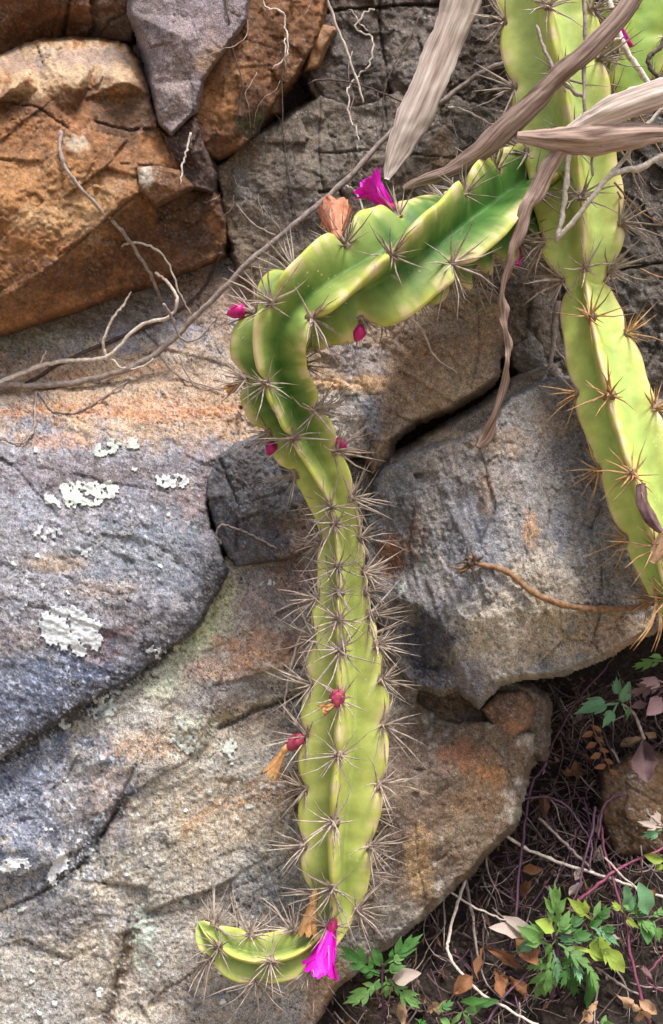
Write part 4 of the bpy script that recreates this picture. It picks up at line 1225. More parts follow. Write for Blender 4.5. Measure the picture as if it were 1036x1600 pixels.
b0 = near_areole(arm, 620, 328)
flower(P(616, 330, mm(b0)), P(567, 281, mm(b0) + 6), cactus, seed=3, label='magenta flower on top of the arched stem', npet=10, wid=0.44, flare=0.55, up=Vector((0.4, -1, 0.3)))
flower(P(522, 1440, 62), P(497, 1524, 70), cactus, seed=5, label='magenta flower hanging at the curled stem end', npet=9, wid=0.42, flare=0.35)
flower(P(985, 70, -8), P(948, 36, 2), cactus, seed=7, label='magenta flower half hidden among dry twigs', npet=8, wid=0.42, flare=0.3)
flower(P(526, 372, mm(near_areole(arm, 530, 378))), P(524, 330, mm(b0)), cactus, mat=M_DRYPINK, seed=9, npet=7, wid=0.38, flare=0.3, label='withered salmon flower', name='withered_flower')
flower(P(812, 372, 10), P(802, 416, 14), cactus, seed=11, npet=5, wid=0.25, flare=0.0, label='closed magenta flower beside the main stem')
for i, (a, b_, q) in enumerate([((566, 508), (556, 534), (570, 515)), ((428, 690), (418, 712), (424, 680)), ((524, 686), (542, 702), (533, 690)), ((384, 482), (354, 492), (375, 480)), ((490, 628), (480, 640), (480, 640))]):
    d0 = mm(near_areole(arm, *q))
    bud(P(a[0], a[1], d0), P(b_[0], b_[1], d0 + 2), cactus, M_BUD, seed=i, fat=0.40)
fr = bud(P(474, 1150, 46), P(444, 1172, 48), cactus, M_FRUIT, 'fruit', 0.34, 21)
flower(P(448, 1166, 48), P(418, 1216, 50), cactus, mat=M_DRYFLOWER, seed=13, npet=6, wid=0.25, flare=0.1, label='dried brown flower hanging from pink fruit', name='withered_flower')
ff_ = near_areole(arm, 522, 1085)
bud(P(528, 1078, mm(ff_) + 1), P(526, 1106, mm(ff_) + 8), cactus, M_FRUIT, 'fruit', 0.45, 22)
flower(P(524, 1100, mm(ff_) + 7), P(500, 1112, mm(ff_) + 8), cactus, mat=M_DRYFLOWER, seed=14, npet=6, wid=0.5, flare=0.6, name='withered_flower')
flower(P(492, 1395, 56), P(480, 1462, 64), cactus, mat=M_DRYFLOWER, seed=15, npet=6, wid=0.28, flare=0.1, name='withered_flower')
flower(P(380, 600, 70), P(352, 612, 70), cactus, mat=M_DRYFLOWER, seed=16, npet=5, wid=0.4, flare=0.2, name='withered_flower')
# ------------------------------------------------------------------ twigs, dry leaves, lichens, plants
M_TWIG_GREY = simple_mat('grey_twig', (112, 98, 92), (176, 160, 150), 260, 0.85, 0.5)
M_TWIG_PALE = simple_mat('pale_twig', (160, 144, 132), (222, 210, 196), 300, 0.85, 0.5)
M_TWIG_DARK = simple_mat('dark_twig', (62, 50, 46), (110, 92, 84), 260, 0.85, 0.5)
M_TWIG_BROWN = simple_mat('brown_stalk', (100, 70, 48), (170, 132, 98), 260, 0.75, 0.5)
M_VINE = simple_mat('purple_vine', (66, 42, 56), (112, 76, 96), 160, 0.55, 0.3)
M_VINE_PINK = simple_mat('pink_vine', (98, 38, 62), (140, 74, 96), 160, 0.55, 0.3)
M_BLADE = simple_mat('dry_blade', (142, 116, 104), (228, 214, 202), 1, 0.75, 0.5, stretch=(9, 0.35, 1), trans=0.12, uv=True)
M_BLADE_DARK = simple_mat('dark_dry_blade', (92, 68, 60), (186, 160, 144), 1, 0.75, 0.6, stretch=(8, 0.5, 1), trans=0.08, uv=True)
M_DEAD = simple_mat('dead_leaf', (108, 70, 46), (170, 120, 84), 90, 0.8, 0.6, trans=0.15)
M_DEAD_TAN = simple_mat('tan_dead_leaf', (156, 116, 84), (214, 178, 142), 90, 0.8, 0.6, trans=0.15)
M_DEAD_DARK = simple_mat('purple_dead_leaf', (84, 60, 62), (142, 112, 112), 90, 0.8, 0.6, trans=0.1)
M_LEAF = simple_mat('green_leaf', (84, 130, 64), (138, 178, 100), 70, 0.5, 0.4, trans=0.3)
M_LEAF_BLUE = simple_mat('blue_green_leaf', (84, 136, 92), (140, 184, 136), 70, 0.5, 0.4, trans=0.3)
M_LEAF_YEL = simple_mat('yellow_green_leaf', (140, 170, 62), (190, 206, 98), 70, 0.5, 0.4, trans=0.3)
M_LEAF_DARK = simple_mat('dark_green_leaf', (48, 96, 44), (92, 142, 66), 70, 0.5, 0.4, trans=0.3)
M_LEAF_PALE = simple_mat('pale_grey_leaf', (172, 152, 140), (212, 196, 182), 70, 0.7, 0.4, trans=0.2)
M_LICHEN = simple_mat('white_lichen', (176, 180, 184), (232, 234, 234), 420, 0.9, 0.7, dist=0.001)
M_LICHEN_G = simple_mat('grey_green_lichen', (168, 174, 166), (212, 216, 206), 420, 0.9, 0.7, dist=0.001)


def twig_geo(pts, r0, r1, jitter=1.2, seed=0, segs=6, per=6):
    """pts: (px,py,d mm); radii in px"""
    rr = random.Random(seed)
    C = catmull(pts, per)
    n = len(C)
    for i in range(1, n - 1):
        C[i, 0] += rr.uniform(-jitter, jitter); C[i, 1] += rr.uniform(-jitter, jitter); C[i, 2] += rr.uniform(-jitter, jitter) * 0.5
    W = [P(*c) for c in C]
    rad = []
    for i in range(n):
        u = i / (n - 1)
        q = (r0 + (r1 - r0) * u) * (1 + 0.12 * rr.uniform(-1, 1))
        if i % per == 0 and 0 < i < n - 1:
            q *= 1.18
        rad.append(max(q, 0.25) * PX)
    return tube_geo(W, rad, segs)


def twig(name, label, strands, mat, cat='twig', group=None, jitter=1.2, seed=0):
    """one twig thing; strands[0] is the main axis, others are side shoots of the same mesh"""
    V, F = [], []
    for i, (pts, r0, r1) in enumerate(strands):
        v, f = twig_geo(pts, r0, r1, jitter, seed * 31 + i)
        o = len(V); V += v; F += [tuple(o + q for q in ff) for ff in f]
    o = mesh_obj(name, V, F, mat, loc=V[0])
    return tag(o, label, cat, group)


def on(pts, h=2.0):
    """lay pixel points on the rock, h mm above"""
    return [(x, y, surf(x, y) + h) for (x, y) in pts]


def bridge(pts, h=3.0, k=0.7):
    """like on(), but spanning hollows smoothly"""
    z = [surf(x, y) + h for (x, y) in pts]
    n = len(z)
    for _ in range(3):
        for i in range(1, n - 1):
            z[i] = max(z[i], k * (z[i - 1] + z[i + 1]) / 2 + (1 - k) * z[i])
    return [(x, y, q) for (x, y), q in zip(pts, z)]


# --- left ledge twigs
long_pts = [(-60, 612), (0, 602), (60, 603), (120, 597), (200, 576), (250, 548), (300, 500), (340, 460), (400, 400), (470, 343), (540, 283), (612, 205), (650, 185), (700, 152), (745, 118), (800, 92), (840, 70)]
zz = [-42, -44, -48, -50, -52, -52, -50, -46, -42, -44, -48, -54, -58, -62, -66, -70, -74]
twig('twig', 'long straight grey stick running from the ledge up behind the flower', [([(x, y, z) for (x, y), z in zip(long_pts, zz)], 5.2, 4.4),
     ([(245, 550, -52), (282, 590, -56), (345, 610, -48)], 2.2, 1.2), ([(430, 368, -44), (395, 350, -46), (370, 320, -50)], 2.0, 1.2)], M_TWIG_GREY, seed=1)
twig('twig', 'pale forked twig lying on the orange ledge with a hooked tip', [([(-40, 622, -42), (0, 598, -44), (60, 573, -48), (100, 564, -50), (165, 557, -48), (215, 512, -46), (265, 494, -42), (277, 470, -38), (262, 441, -38), (243, 426, -40)], 4.2, 2.2),
     ([(165, 557, -48), (162, 530, -44), (178, 495, -42), (192, 478, -44), (205, 456, -44)], 2.8, 1.6), ([(170, 558, -49), (195, 576, -50), (225, 572, -50), (240, 560, -50)], 2, 1.2),
     ([(62, 572, -48), (72, 548, -44)], 1.8, 1.0)], M_TWIG_PALE, seed=2)
twig('twig', 'bent grey vine hanging over the rusty block down to the ledge', [(bridge([(95, 205), (96, 245), (115, 280), (150, 320), (190, 360), (215, 395), (238, 435), (255, 475)], 5), 3.0, 3.0),
     ([(255, 475, -28), (270, 500, -38), (284, 530, -46), (310, 528, -48), (335, 500, -50)], 2.8, 1.6)], M_TWIG_GREY, seed=3)
twig('twig', 'thin pale looped twig crossing the grey vine', [([(180, 402, -34), (188, 386, -32), (212, 379, -26), (245, 390, -26), (265, 415, -34), (282, 462, -40), (300, 492, -48)], 2.4, 1.2)], M_TWIG_PALE, seed=4)
twig('twig', 'dark twig lying at the back of the ledge in shade', [(on([(40, 600), (100, 565), (180, 530), (250, 500), (300, 470), (330, 430), (345, 395)], 3), 3.2, 2.4)], M_TWIG_DARK, seed=5)
twig('twig', 'curved thin twig with short fork on the orange stone', [(on([(60, 612), (80, 640), (105, 645), (130, 640), (165, 618), (200, 596)], 2), 2.2, 1.2)], M_TWIG_GREY, seed=6)
twig('twig', 'short drooping twig at the edge of the orange stone', [(on([(58, 604), (55, 640), (52, 672), (35, 695)], 2.5), 2.4, 1.6), (on([(50, 676), (28, 693), (0, 683), (-20, 680)], 2), 1.6, 1.0)], M_TWIG_GREY, seed=7)
twig('twig', 'thin arching twig over the orange stone beside the cactus', [([(280, 555, -44), (290, 580, -44), (308, 605, -42), (340, 608, -40), (368, 600, -40)], 1.8, 1.2)], M_TWIG_GREY, seed=8)
# --- hanging rootlets at the top
G_ROOT = 'thin rootlets hanging over the rock'
for i, (pts, r0, m_) in enumerate([([(352, -30), (356, 20), (362, 70), (378, 130), (370, 190)], 1.8, M_TWIG_DARK), ([(445, 60), (440, 120), (443, 200), (448, 260), (458, 310), (468, 372)], 1.3, M_TWIG_DARK),
                                   ([(655, 25), (640, 60), (612, 110), (600, 150), (598, 200)], 1.4, M_TWIG_DARK)]):
    twig('rootlet', 'hair-thin dark rootlet hanging down the rock face', [(bridge(pts, 3), r0, 0.9)], m_, 'root', G_ROOT, seed=20 + i)
twig('rootlet', 'straight pale stem leaning in front of the layered block', [(bridge([(506, -20), (520, 25), (540, 75), (556, 120), (568, 160)], 8), 2.6, 1.8)], M_TWIG_PALE, 'root', seed=30)
twig('rootlet', 'crooked whitish rootlet with knots beside the straight pale stem', [(bridge([(585, 15), (570, 20), (556, 45), (580, 60), (578, 100), (560, 118), (545, 140), (546, 175), (558, 210), (560, 235)], 5), 1.7, 1.4),
     (bridge([(575, 48), (560, 30), (545, 15)], 5), 1.3, 0.8)], M_TWIG_PALE, 'root', jitter=2.5, seed=31)
twig('rootlet', 'whitish lichen-crusted rootlet dangling in the brown crevice', [(bridge([(402, -10), (418, 12), (440, 18), (446, 50), (448, 85), (425, 108)], 6), 1.6, 1.6), (bridge([(446, 60), (446, 100), (442, 150)], 5), 1.3, 1.0)], M_TWIG_PALE, 'root', jitter=2.5, seed=32)
twig('rootlet', 'knotty pale rootlet below the purple plate', [(bridge([(298, 208), (292, 235), (284, 260), (282, 288)], 4), 2.0, 1.4)], M_TWIG_PALE, 'root', jitter=2, seed=33)
twig('rootlet', 'dark arching twig between crevice and the flower', [(bridge([(470, 150), (480, 132), (505, 125), (560, 132), (630, 160)], 6), 1.8, 1.4)], M_TWIG_DARK, 'root', seed=34)
twig('rootlet', 'pale kinked rootlet hanging below the arched stem', [([(630, 490, -16), (658, 514, -16), (678, 555, -18), (714, 582, -22)], 2.4, 1.0)], M_TWIG_PALE, 'root', seed=35)
twig('rootlet', 'thin pale twig poking out between blade and main stem', [(bridge([(700, 168), (725, 172), (760, 190), (790, 205)], 8), 2.0, 1.4)], M_TWIG_PALE, 'root', seed=36)
twig('rootlet', 'pale crooked rootlet under the magenta flower', [([(540, 290, -58), (555, 300, -56), (568, 330, -54), (560, 350, -54), (545, 350, -56)], 2.0, 1.4)], M_TWIG_PALE, 'root', seed=37)
twig('root', 'smooth grey root curving out of the dark hole', [([(872, 470, -60), (866, 510, -62), (864, 545, -58), (852, 590, -44), (828, 622, -26)], 5.5, 3.5), ([(864, 545, -58), (880, 560, -62), (890, 585, -60)], 3, 2)], M_TWIG_GREY, 'root', seed=38)
twig('twig', 'thin curled twig resting on the charcoal lump', [(bridge([(345, 850), (338, 832), (348, 820), (375, 828), (405, 842), (432, 857)], 3), 1.8, 1.4)], M_TWIG_GREY, seed=39)
twig('dry_stalk', 'curved pinkish dry stalk beside the hanging stem', [([(492, 958, 30), (474, 985, 26), (458, 1030, 18), (448, 1075, 12), (444, 1122, 6)], 2.4, 1.6)], M_TWIG_PALE, 'stalk', seed=40)
def hair_roots():
    rr = random.Random(12)
    V, F = [], []
    for i in range(60):
        x = rr.choice([rr.uniform(330, 480), rr.uniform(480, 760), rr.uniform(960, 1060)])
        y = rr.uniform(-20, 330)
        a = rr.gauss(1.5, 0.5); ln = rr.uniform(30, 130)
        q = []
        for k in range(6):
            q.append((x, y)); x += math.cos(a) * ln / 5; y += math.sin(a) * ln / 5; a += rr.gauss(0, 0.4)
        v, f = twig_geo(bridge(q, rr.uniform(2, 6)), rr.uniform(0.5, 1.0), 0.4, 0.8, i, 4, 3)
        o = len(V); V += v; F += [tuple(o + t for t in ff) for ff in f]
    o = mesh_obj('hair_roots', V, F, M_TWIG_DARK)
    o.data.materials.append(M_TWIG_GREY)
    o.data.polygons.foreach_set('material_index', [int(i * 60 / len(F)) % 3 == 0 for i in range(len(F))])
    tag(o, 'fine hair roots straggling over the shaded rocks at the top', 'root', kind='stuff')


hair_roots()
# --- right side twigs in front of the main stem
twig('twig', 'whitish forked branch crossing in front of the thick main stem', [([(1090, 225, 66), (1036, 243, 66), (1000, 262, 64), (955, 274, 62), (915, 322, 58), (868, 378, 50)], 5.5, 4.0), ([(955, 274, 62), (985, 235, 60), (1012, 195, 56), (1050, 150, 50)], 4.2, 3.0)], M_TWIG_PALE, seed=41)
twig('twig', 'whitish twig standing upright against the main stem below the dark blade', [([(888, 235, 50), (884, 290, 50), (877, 345, 50), (870, 372, 49)], 4.6, 3.6)], M_TWIG_PALE, seed=42)
twig('twig', 'smooth white branch slanting down in front of the shaded stem', [([(940, -40, 20), (956, 15, 24), (975, 72, 26), (1005, 118, 28), (1036, 168, 30), (1070, 215, 30)], 4.6, 4.4), ([(975, 60, 26), (958, 62, 28), (945, 64, 28)], 2.6, 1.6)], M_TWIG_PALE, seed=43)
twig('twig', 'thin grey vertical stem hanging in front of the main stem', [([(908, -30, 62), (914, 40, 62), (913, 110, 62), (914, 180, 63), (924, 240, 60), (926, 275, 56)], 3.0, 2.0), ([(838, 40, 50), (852, 80, 56), (872, 118, 60), (900, 146, 62), (915, 150, 62)], 2.6, 3.2)], M_TWIG_GREY, seed=44)
twig('twig', 'dark knobbly twig at the edge behind the white branch', [([(1050, 40, 0), (1030, 75, 2), (1014, 90, 4), (1018, 110, 4), (1040, 128, 4)], 4.0, 3.0)], M_TWIG_DARK, seed=45)
for i, pts in enumerate([[(980, 235, 30), (1000, 300, 10), (1036, 345, 0)], [(960, 285, 40), (1000, 330, 16), (1040, 352, 0)], [(965, 300, 30), (1000, 350, 6), (1050, 420, -10)], [(985, 150, 10), (1010, 200, 8), (1045, 260, 6)],
                         [(930, 180, 50), (970, 235, 40), (1010, 290, 30)], [(1000, 420, -20), (1040, 435, -20), (1080, 430, -20)]]):
    twig('twig', ['thin grey dry twig hanging just under the whitish forked branch', 'thin brown dry twig starting where the whitish branch forks', 'long thin grey twig drooping behind the spines of the main stem', 'thin brown twig beside the smooth white branch',
                  'thin grey twig passing in front of the striped dry leaf', 'thin brown twig stuck in the rock crack behind the stem joint'][i], [(pts, 1.8, 0.8)], M_TWIG_BROWN if i % 2 else M_TWIG_GREY, group='dry twigs beside the main stem', seed=50 + i)
# --- dried flower stalk over the boulder
st = empty('dry_flower_stalk', P(1026, 938, 66))
tag(st, 'curved brown dried flower stalk with withered head over the boulder', 'stalk')


def child(name, v, f, mat, par):
    return mesh_obj(name, [Vector(q) - Vector(par.location) for q in v], f, mat, par)


sp_ = bridge([(1030, 936), (1000, 948), (940, 952), (880, 945), (832, 925), (792, 893), (742, 880)], 6)
sp_[0] = (1030, 936, 66)
HD = sp_[-1][2]
v, f = twig_geo(sp_, 5.0, 4.2, 0.6, 61, 8)
child('stalk', v, f, M_TWIG_BROWN, st)
hr = random.Random(5)
for i in range(16):
    a = 2 * math.pi * i / 16 + hr.uniform(-0.3, 0.3)
    ln = hr.uniform(18, 44)
    bx, by = 738 + hr.uniform(-6, 4), 880 + hr.uniform(-5, 5)
    ex, ey = bx - abs(math.cos(a)) * ln * hr.choice([1, 1, 0.8, -0.4]), by + math.sin(a) * ln * 0.55
    v, f = twig_geo([(bx, by, HD), ((bx + ex) / 2 + hr.uniform(-4, 4), (by + ey) / 2 + hr.uniform(-5, 5), HD + 2 + hr.uniform(-3, 8)), (ex, ey, HD + hr.uniform(-2, 10))], 3.2, 1.0, 0.6, 70 + i, 5, 4)
    child('withered_petal', v, f, M_TWIG_DARK if i % 3 else M_TWIG_BROWN, st)
for i in range(7):
    a = R(hr.uniform(60, 120)) if i < 4 else R(hr.uniform(150, 300))
    ln = 80 if i < 4 else 40
    v, f = twig_geo([(1026, 940, 66), (1026 + math.cos(a) * ln * 0.5 * 0.8, 940 + math.sin(a) * ln * 0.5, 70), (1022 + math.cos(a) * ln * 0.8 - (14 if i < 4 else 0), 940 + math.sin(a) * ln, 68)], 2.6, 0.5, 0.3, 90 + i, 5, 4)
    child('bract', v, f, M_SPINE_TAN, st)


# --- dry leaf blades
def blade(name, label, pts, mat, fold=0.35, seed=0, group=None, cat='dry leaf', thick=0.35, nv=13):
    """pts: (px,py,d,halfwidth px,twist deg)"""
    rr = random.Random(seed)
    C = catmull(pts, 9)
    W = [P(*c[:3]) for c in C]
    n = len(W)
    V, F = [], []
    g_ = fbm(*np.meshgrid(np.arange(nv) * 2.2, np.arange(97) * 1.0), 7, seed + 3, 3, 0.6)
    crump = g_.tolist()
    fray = fbm(np.arange(400) * 1.0, np.zeros(400) + seed, 5, seed + 5, 3, 0.7).tolist()
    for i in range(n):
        t = (W[min(i + 1, n - 1)] - W[max(i - 1, 0)]).normalized()
        nrm = Vector((0, -1, 0)); nrm = (nrm - t * nrm.dot(t)).normalized()
        sd = t.cross(nrm)
        a = R(C[i, 4]); s2 = sd * math.cos(a) + nrm * math.sin(a); n2 = nrm * math.cos(a) - sd * math.sin(a)
        hw = 0.82 * max(C[i, 3], 0.6) * PX * (1 + 0.06 * math.sin(i * 0.23 + seed) + 0.03 * math.sin(i * 0.61 + seed * 2))
        for side in (0, 1):
            for j in range(nv):
                q = j / (nv - 1) * 2 - 1
                z = -fold * hw * (abs(q) ** 1.2) + 0.05 * hw * math.sin(q * 11 + seed + i * 0.03) + 0.16 * hw * q * math.sin(i * 0.17 + seed) + 0.22 * hw * crump[i % 97][j]
                qq = q * (1 + 0.22 * fray[(i + (200 if q > 0 else 0)) % 400] * (abs(q) > 0.9))
                V.append(W[i] + s2 * (qq * hw) + n2 * (z - side * thick * 0.001))
    m2 = nv * 2
    for i in range(n - 1):
        for j in range(nv - 1):
            a = i * m2 + j
            F.append((a, a + 1, a + m2 + 1, a + m2))
            b = a + nv
            F.append((b, b + m2, b + m2 + 1, b + 1))
        a = i * m2
        F.append((a, a + m2, a + m2 + nv, a + nv))
        a = i * m2 + nv - 1
        F.append((a, a + nv, a + m2 + nv, a + m2))
    F.append(tuple([j for j in range(nv)] + [nv + j for j in range(nv - 1, -1, -1)]))
    e = (n - 1) * m2
    F.append(tuple([e + j for j in range(nv - 1, -1, -1)] + [e + nv + j for j in range(nv)]))
    o = mesh_obj(name, V, F, mat, loc=V[0])
    uvl = o.data.uv_layers.new(name='UVMap')
    ln = [0.0]
    for i in range(1, n):
        ln.append(ln[-1] + (W[i] - W[i - 1]).length / 0.02)
    lv = np.zeros(len(o.data.loops), np.int64)
    o.data.loops.foreach_get('vertex_index', lv)
    lnA = np.array(ln)
    uvs = np.stack([(lv % nv) / (nv - 1.0) + seed * 3.3, lnA[lv // m2]], 1)
    uvl.data.foreach_set('uv', uvs.ravel())
    return tag(o, label, cat, group)


blade('dry_leaf', 'broad pale dry leaf blade hanging point down above the flower', [(742, -60, -10, 34, 10), (722, 0, -12, 38, 8), (695, 70, -16, 36, 4), (662, 150, -20, 34, 0), (635, 205, -24, 30, -6), (615, 250, -28, 20, -10), (604, 280, -30, 5, -10)], M_BLADE, 0.22, 1)
blade('dry_leaf', 'long twisted brown dry leaf strip crossing the thick main stem', [(1010, -40, 70, 16, 0), (975, 20, 70, 18, 10), (920, 80, 70, 17, 20), (878, 118, 68, 18, 35), (850, 145, 68, 20, 10), (800, 190, 64, 22, 5), (750, 240, 56, 18, 30), (700, 268, 50, 13, 10), (655, 284, 46, 9, 20), (630, 294, 46, 3, 10)], M_BLADE_DARK, 0.5, 2)
blade('dry_leaf', 'rolled dark dry leaf lying level across the main stem', [(1090, 208, 72, 14, 0), (1030, 205, 74, 18, 0), (970, 208, 76, 26, 0), (910, 214, 74, 25, 4), (860, 214, 70, 20, 0), (808, 211, 66, 9, 0)], M_BLADE_DARK, 0.6, 3)
blade('dry_leaf', 'striped dry leaf slanting above the rolled dark one', [(1100, 120, 80, 24, 0), (1040, 140, 80, 25, 5), (980, 160, 78, 24, 0), (930, 184, 74, 20, 10), (890, 205, 70, 12, 0), (870, 222, 66, 4, 0)], M_BLADE, 0.4, 4)
blade('dry_leaf', 'long crinkled dry leaf dangling down from the main stem to the boulder', [(884, 222, 66, 12, 0), (858, 265, 66, 15, 15), (838, 300, 66, 15, -10), (826, 325, 66, 14, 30), (812, 365, 64, 11, 0), (804, 392, 62, 10, 40), (798, 415, 60, 9, 10), (788, 455, 54, 8, 60), (789, 485, 50, 9, 0), (792, 510, 46, 9, 50), (797, 540, 41, 8, 10), (796, 565, 38, 9, 70), (790, 600, 31, 8, 15), (778, 645, 25, 9, 50), (762, 680, 20, 13, 0), (748, 698, 18, 5, 0)], M_BLADE_DARK, 0.55, 5)
blade('dry_leaf', 'dark shrivelled curl stuck on the lower right stem', [(1003, 755, 90, 8, 0), (1010, 785, 92, 12, 20), (1022, 815, 92, 11, 0), (1034, 832, 90, 4, 0)], M_DEAD_DARK, 0.8, 6)
blade('dry_leaf', 'folded tan scrap at the edge of the lower right stem', [(1020, 880, 88, 5, 0), (1032, 858, 90, 14, 10), (1046, 830, 92, 16, 30), (1062, 810, 92, 8, 0)], M_DEAD_TAN, 0.8, 7)


# --- lichens
def lichen(cx, cy, rx, ry, label, seed=0, mat=None, nl=60, lobe=(6, 12), group=None, th=1.5, ang=0):
    rr = random.Random(seed)
    step = 1.3
    m = 14
    xs = np.arange(cx - rx - m, cx + rx + m, step); ys = np.arange(cy - ry - m, cy + ry + m, step)
    X, Y = np.meshgrid(xs, ys)
    H = np.full(X.shape, -9.0)
    ca, sa = math.cos(R(ang)), math.sin(R(ang))
    for i in range(nl):
        a = rr.uniform(0, 6.28); q = math.sqrt(rr.uniform(0, 1))
        ux, uy = q * rx * math.cos(a), q * ry * math.sin(a)
        lx, ly = cx + ux * ca - uy * sa, cy + ux * sa + uy * ca
        if fbm(np.array([lx]), np.array([ly]), 26, seed, 3)[0] < -0.16 and q > 0.3:
            continue
        lr = rr.uniform(*lobe) * 0.5
        t = np.hypot(X - lx, Y - ly) / lr
        t = t * (1 + 0.25 * np.cos(np.arctan2(Y - ly, X - lx) * 5 + rr.uniform(0, 6)))
        tilt = ((X - lx) * math.cos(a) + (Y - ly) * math.sin(a)) / lr * 0.5
        h = np.where(t < 1, 0.9 + rr.uniform(0, 0.7) + 0.35 * t ** 2 + tilt, -9)
        H = np.maximum(H, h)
    mask = H > -5
    mask = mask | (np.roll(mask, 1, 0) & np.roll(mask, -1, 0))
    H = np.where(H > -5, H, 0.4)
    H = blur(H, 1)
    G = np.array([[surf(x, y) for x in xs] for y in ys])
    G = blur(np.maximum(G, np.median(G) - 15), 2)
    Dm = G + H * th * 0.45 + 0.9
    C = np.ones(X.shape + (3,)) * 0.7
    o = heightfield_object('lichen', X, Y, Dm, C, mask, mat or M_LICHEN, 1.6 + 0.6 * th)
    return tag(o, label, 'lichen', group)


lichen(112, 985, 50, 34, 'largest white lobed lichen rosette on the left slab', 1, nl=130, ang=25, lobe=(7, 15))
lichen(128, 772, 58, 20, 'wide crumbly whitish lichen patch on the left slab', 2, nl=200, ang=-8, lobe=(4, 9), th=1.1, mat=M_LICHEN_G)
lichen(180, 699, 38, 13, 'narrow whitish lichen strip on the orange band', 3, nl=110, ang=-10, lobe=(4, 9), th=1.1, mat=M_LICHEN_G)
lichen(268, 751, 26, 11, 'small whitish lichen patch beside the narrow strip', 4, nl=50, ang=5, lobe=(4, 9), th=1.1)
lichen(75, 832, 22, 12, 'small starry white lichen above the largest rosette', 5, nl=40, lobe=(4, 9), th=1.1)
lichen(90, 1356, 12, 26, 'thick white lichen knob beside the diagonal crack of the lower slab', 6, nl=44, lobe=(6, 13), th=2.2, ang=10)
lichen(22, 1352, 26, 9, 'flat pale lichen flake on the lower slab edge', 7, nl=30, lobe=(7, 13), th=1.2)
lichen(362, 1175, 13, 18, 'branching grey-green lichen rosette on the lower slab', 8, nl=44, lobe=(4, 9), mat=M_LICHEN_G)
lichen(162, 1108, 18, 22, 'pale bluish crusty lichen under the slab edge', 9, nl=60, lobe=(4, 8), mat=M_LICHEN_G)
lichen(300, 1148, 26, 34, 'pale yellowish crust lichen below the slab crack', 10, nl=90, lobe=(3, 8), mat=M_LICHEN_G, th=0.8)
lichen(242, 1015, 16, 10, 'little white lichen just above the slab edge', 11, nl=20, lobe=(4, 8), th=1.0)
lichen(418, 912, 12, 7, 'tiny white lichen beside the hanging stem', 12, nl=14, lobe=(4, 7), th=1.0)
lichen(135, 866, 10, 4, 'thin white lichen dash on the left slab', 13, nl=14, lobe=(4, 7), th=0.9)
lichen(100, 1128, 10, 10, 'round white lichen dot pair by the slab edge', 14, nl=10, lobe=(6, 9), th=1.0)
rs_ = random.Random(77)
for i in range(34):
    x, y = rs_.uniform(10, 460), rs_.uniform(1130, 1590)
    lichen(x, y, rs_.uniform(2, 6), rs_.uniform(2, 5), 'tiny whitish lichen dot on the tan lower slab', 200 + i, nl=rs_.randint(4, 8), lobe=(4, 8), th=0.8, group='tiny lichen dots on the lower slab', mat=M_LICHEN if i % 3 else M_LICHEN_G)
for i in range(16):
    x, y = rs_.uniform(5, 300), rs_.uniform(700, 1050)
    lichen(x, y, rs_.uniform(2, 5), rs_.uniform(2, 4), 'tiny whitish lichen dot on the left slab', 260 + i, nl=rs_.randint(4, 7), lobe=(4, 7), th=0.8, group='tiny lichen dots on the left slab')


# --- leaves
def leaf_mesh(name, outline, mat, curl=0.25, fold=0.2, seed=0, wave=0.03):
    """outline of half a leaf: (u, v) with u rising 0..1; unit length along +Y, face +Z"""
    rr = random.Random(seed)
    V, F = [], []
    pts = [(0.0, 0.012)] + list(outline) + [(1.0, 0.0)]
    n = len(pts)

    def z(u, v):
        return -curl * u * u + fold * abs(v) + wave * math.sin(u * 11 + v * 9 + seed)
    for (u, v) in pts:
        um = u * 0.96
        for q in (-1, -0.5, 0, 0.5, 1):
            vv = v * q * (1 + 0.12 * rr.uniform(-1, 1) * (abs(q) == 1)); uu = um + (u - um) * abs(q)
            jt = max(0.0, wave - 0.04) * 0.9
            V.append((vv + rr.uniform(-jt, jt) * v * 3, uu + rr.uniform(-jt, jt) * 0.4, z(uu, vv) + rr.uniform(-jt, jt)))
    for i in range(n - 1):
        for k in range(4):
            a = i * 5 + k
            F.append((a, a + 1, a + 6, a + 5))
    me = bpy.data.meshes.new(name)
    me.from_pydata(V, [], F)
    me.polygons.foreach_set('use_smooth', [True] * len(F))
    me.materials.append(mat)
    me.update()
    return me


O_LOBED = [(0.1, 0.012), (0.2, 0.016), (0.26, 0.03), (0.34, 0.10), (0.42, 0.155), (0.48, 0.175), (0.52, 0.17), (0.535, 0.13), (0.54, 0.07), (0.55, 0.035), (0.58, 0.032), (0.62, 0.08), (0.68, 0.135), (0.74, 0.165), (0.79, 0.16), (0.80, 0.13), (0.805, 0.075), (0.82, 0.042), (0.88, 0.065), (0.94, 0.05), (0.98, 0.025)]
O_TRI = [(0.15, 0.02), (0.28, 0.045), (0.38, 0.10), (0.48, 0.18), (0.57, 0.235), (0.64, 0.245), (0.675, 0.22), (0.685, 0.17), (0.69, 0.12), (0.71, 0.10), (0.76, 0.115), (0.82, 0.15), (0.87, 0.15), (0.885, 0.12), (0.89, 0.085), (0.93, 0.07), (0.97, 0.04)]
O_LANCE = [(0.1, 0.03), (0.25, 0.08), (0.4, 0.13), (0.55, 0.15), (0.7, 0.13), (0.85, 0.08), (0.95, 0.03)]
O_OVAL = [(0.08, 0.06), (0.2, 0.16), (0.35, 0.25), (0.5, 0.28), (0.65, 0.25), (0.8, 0.17), (0.92, 0.08)]
LEAVES = {}


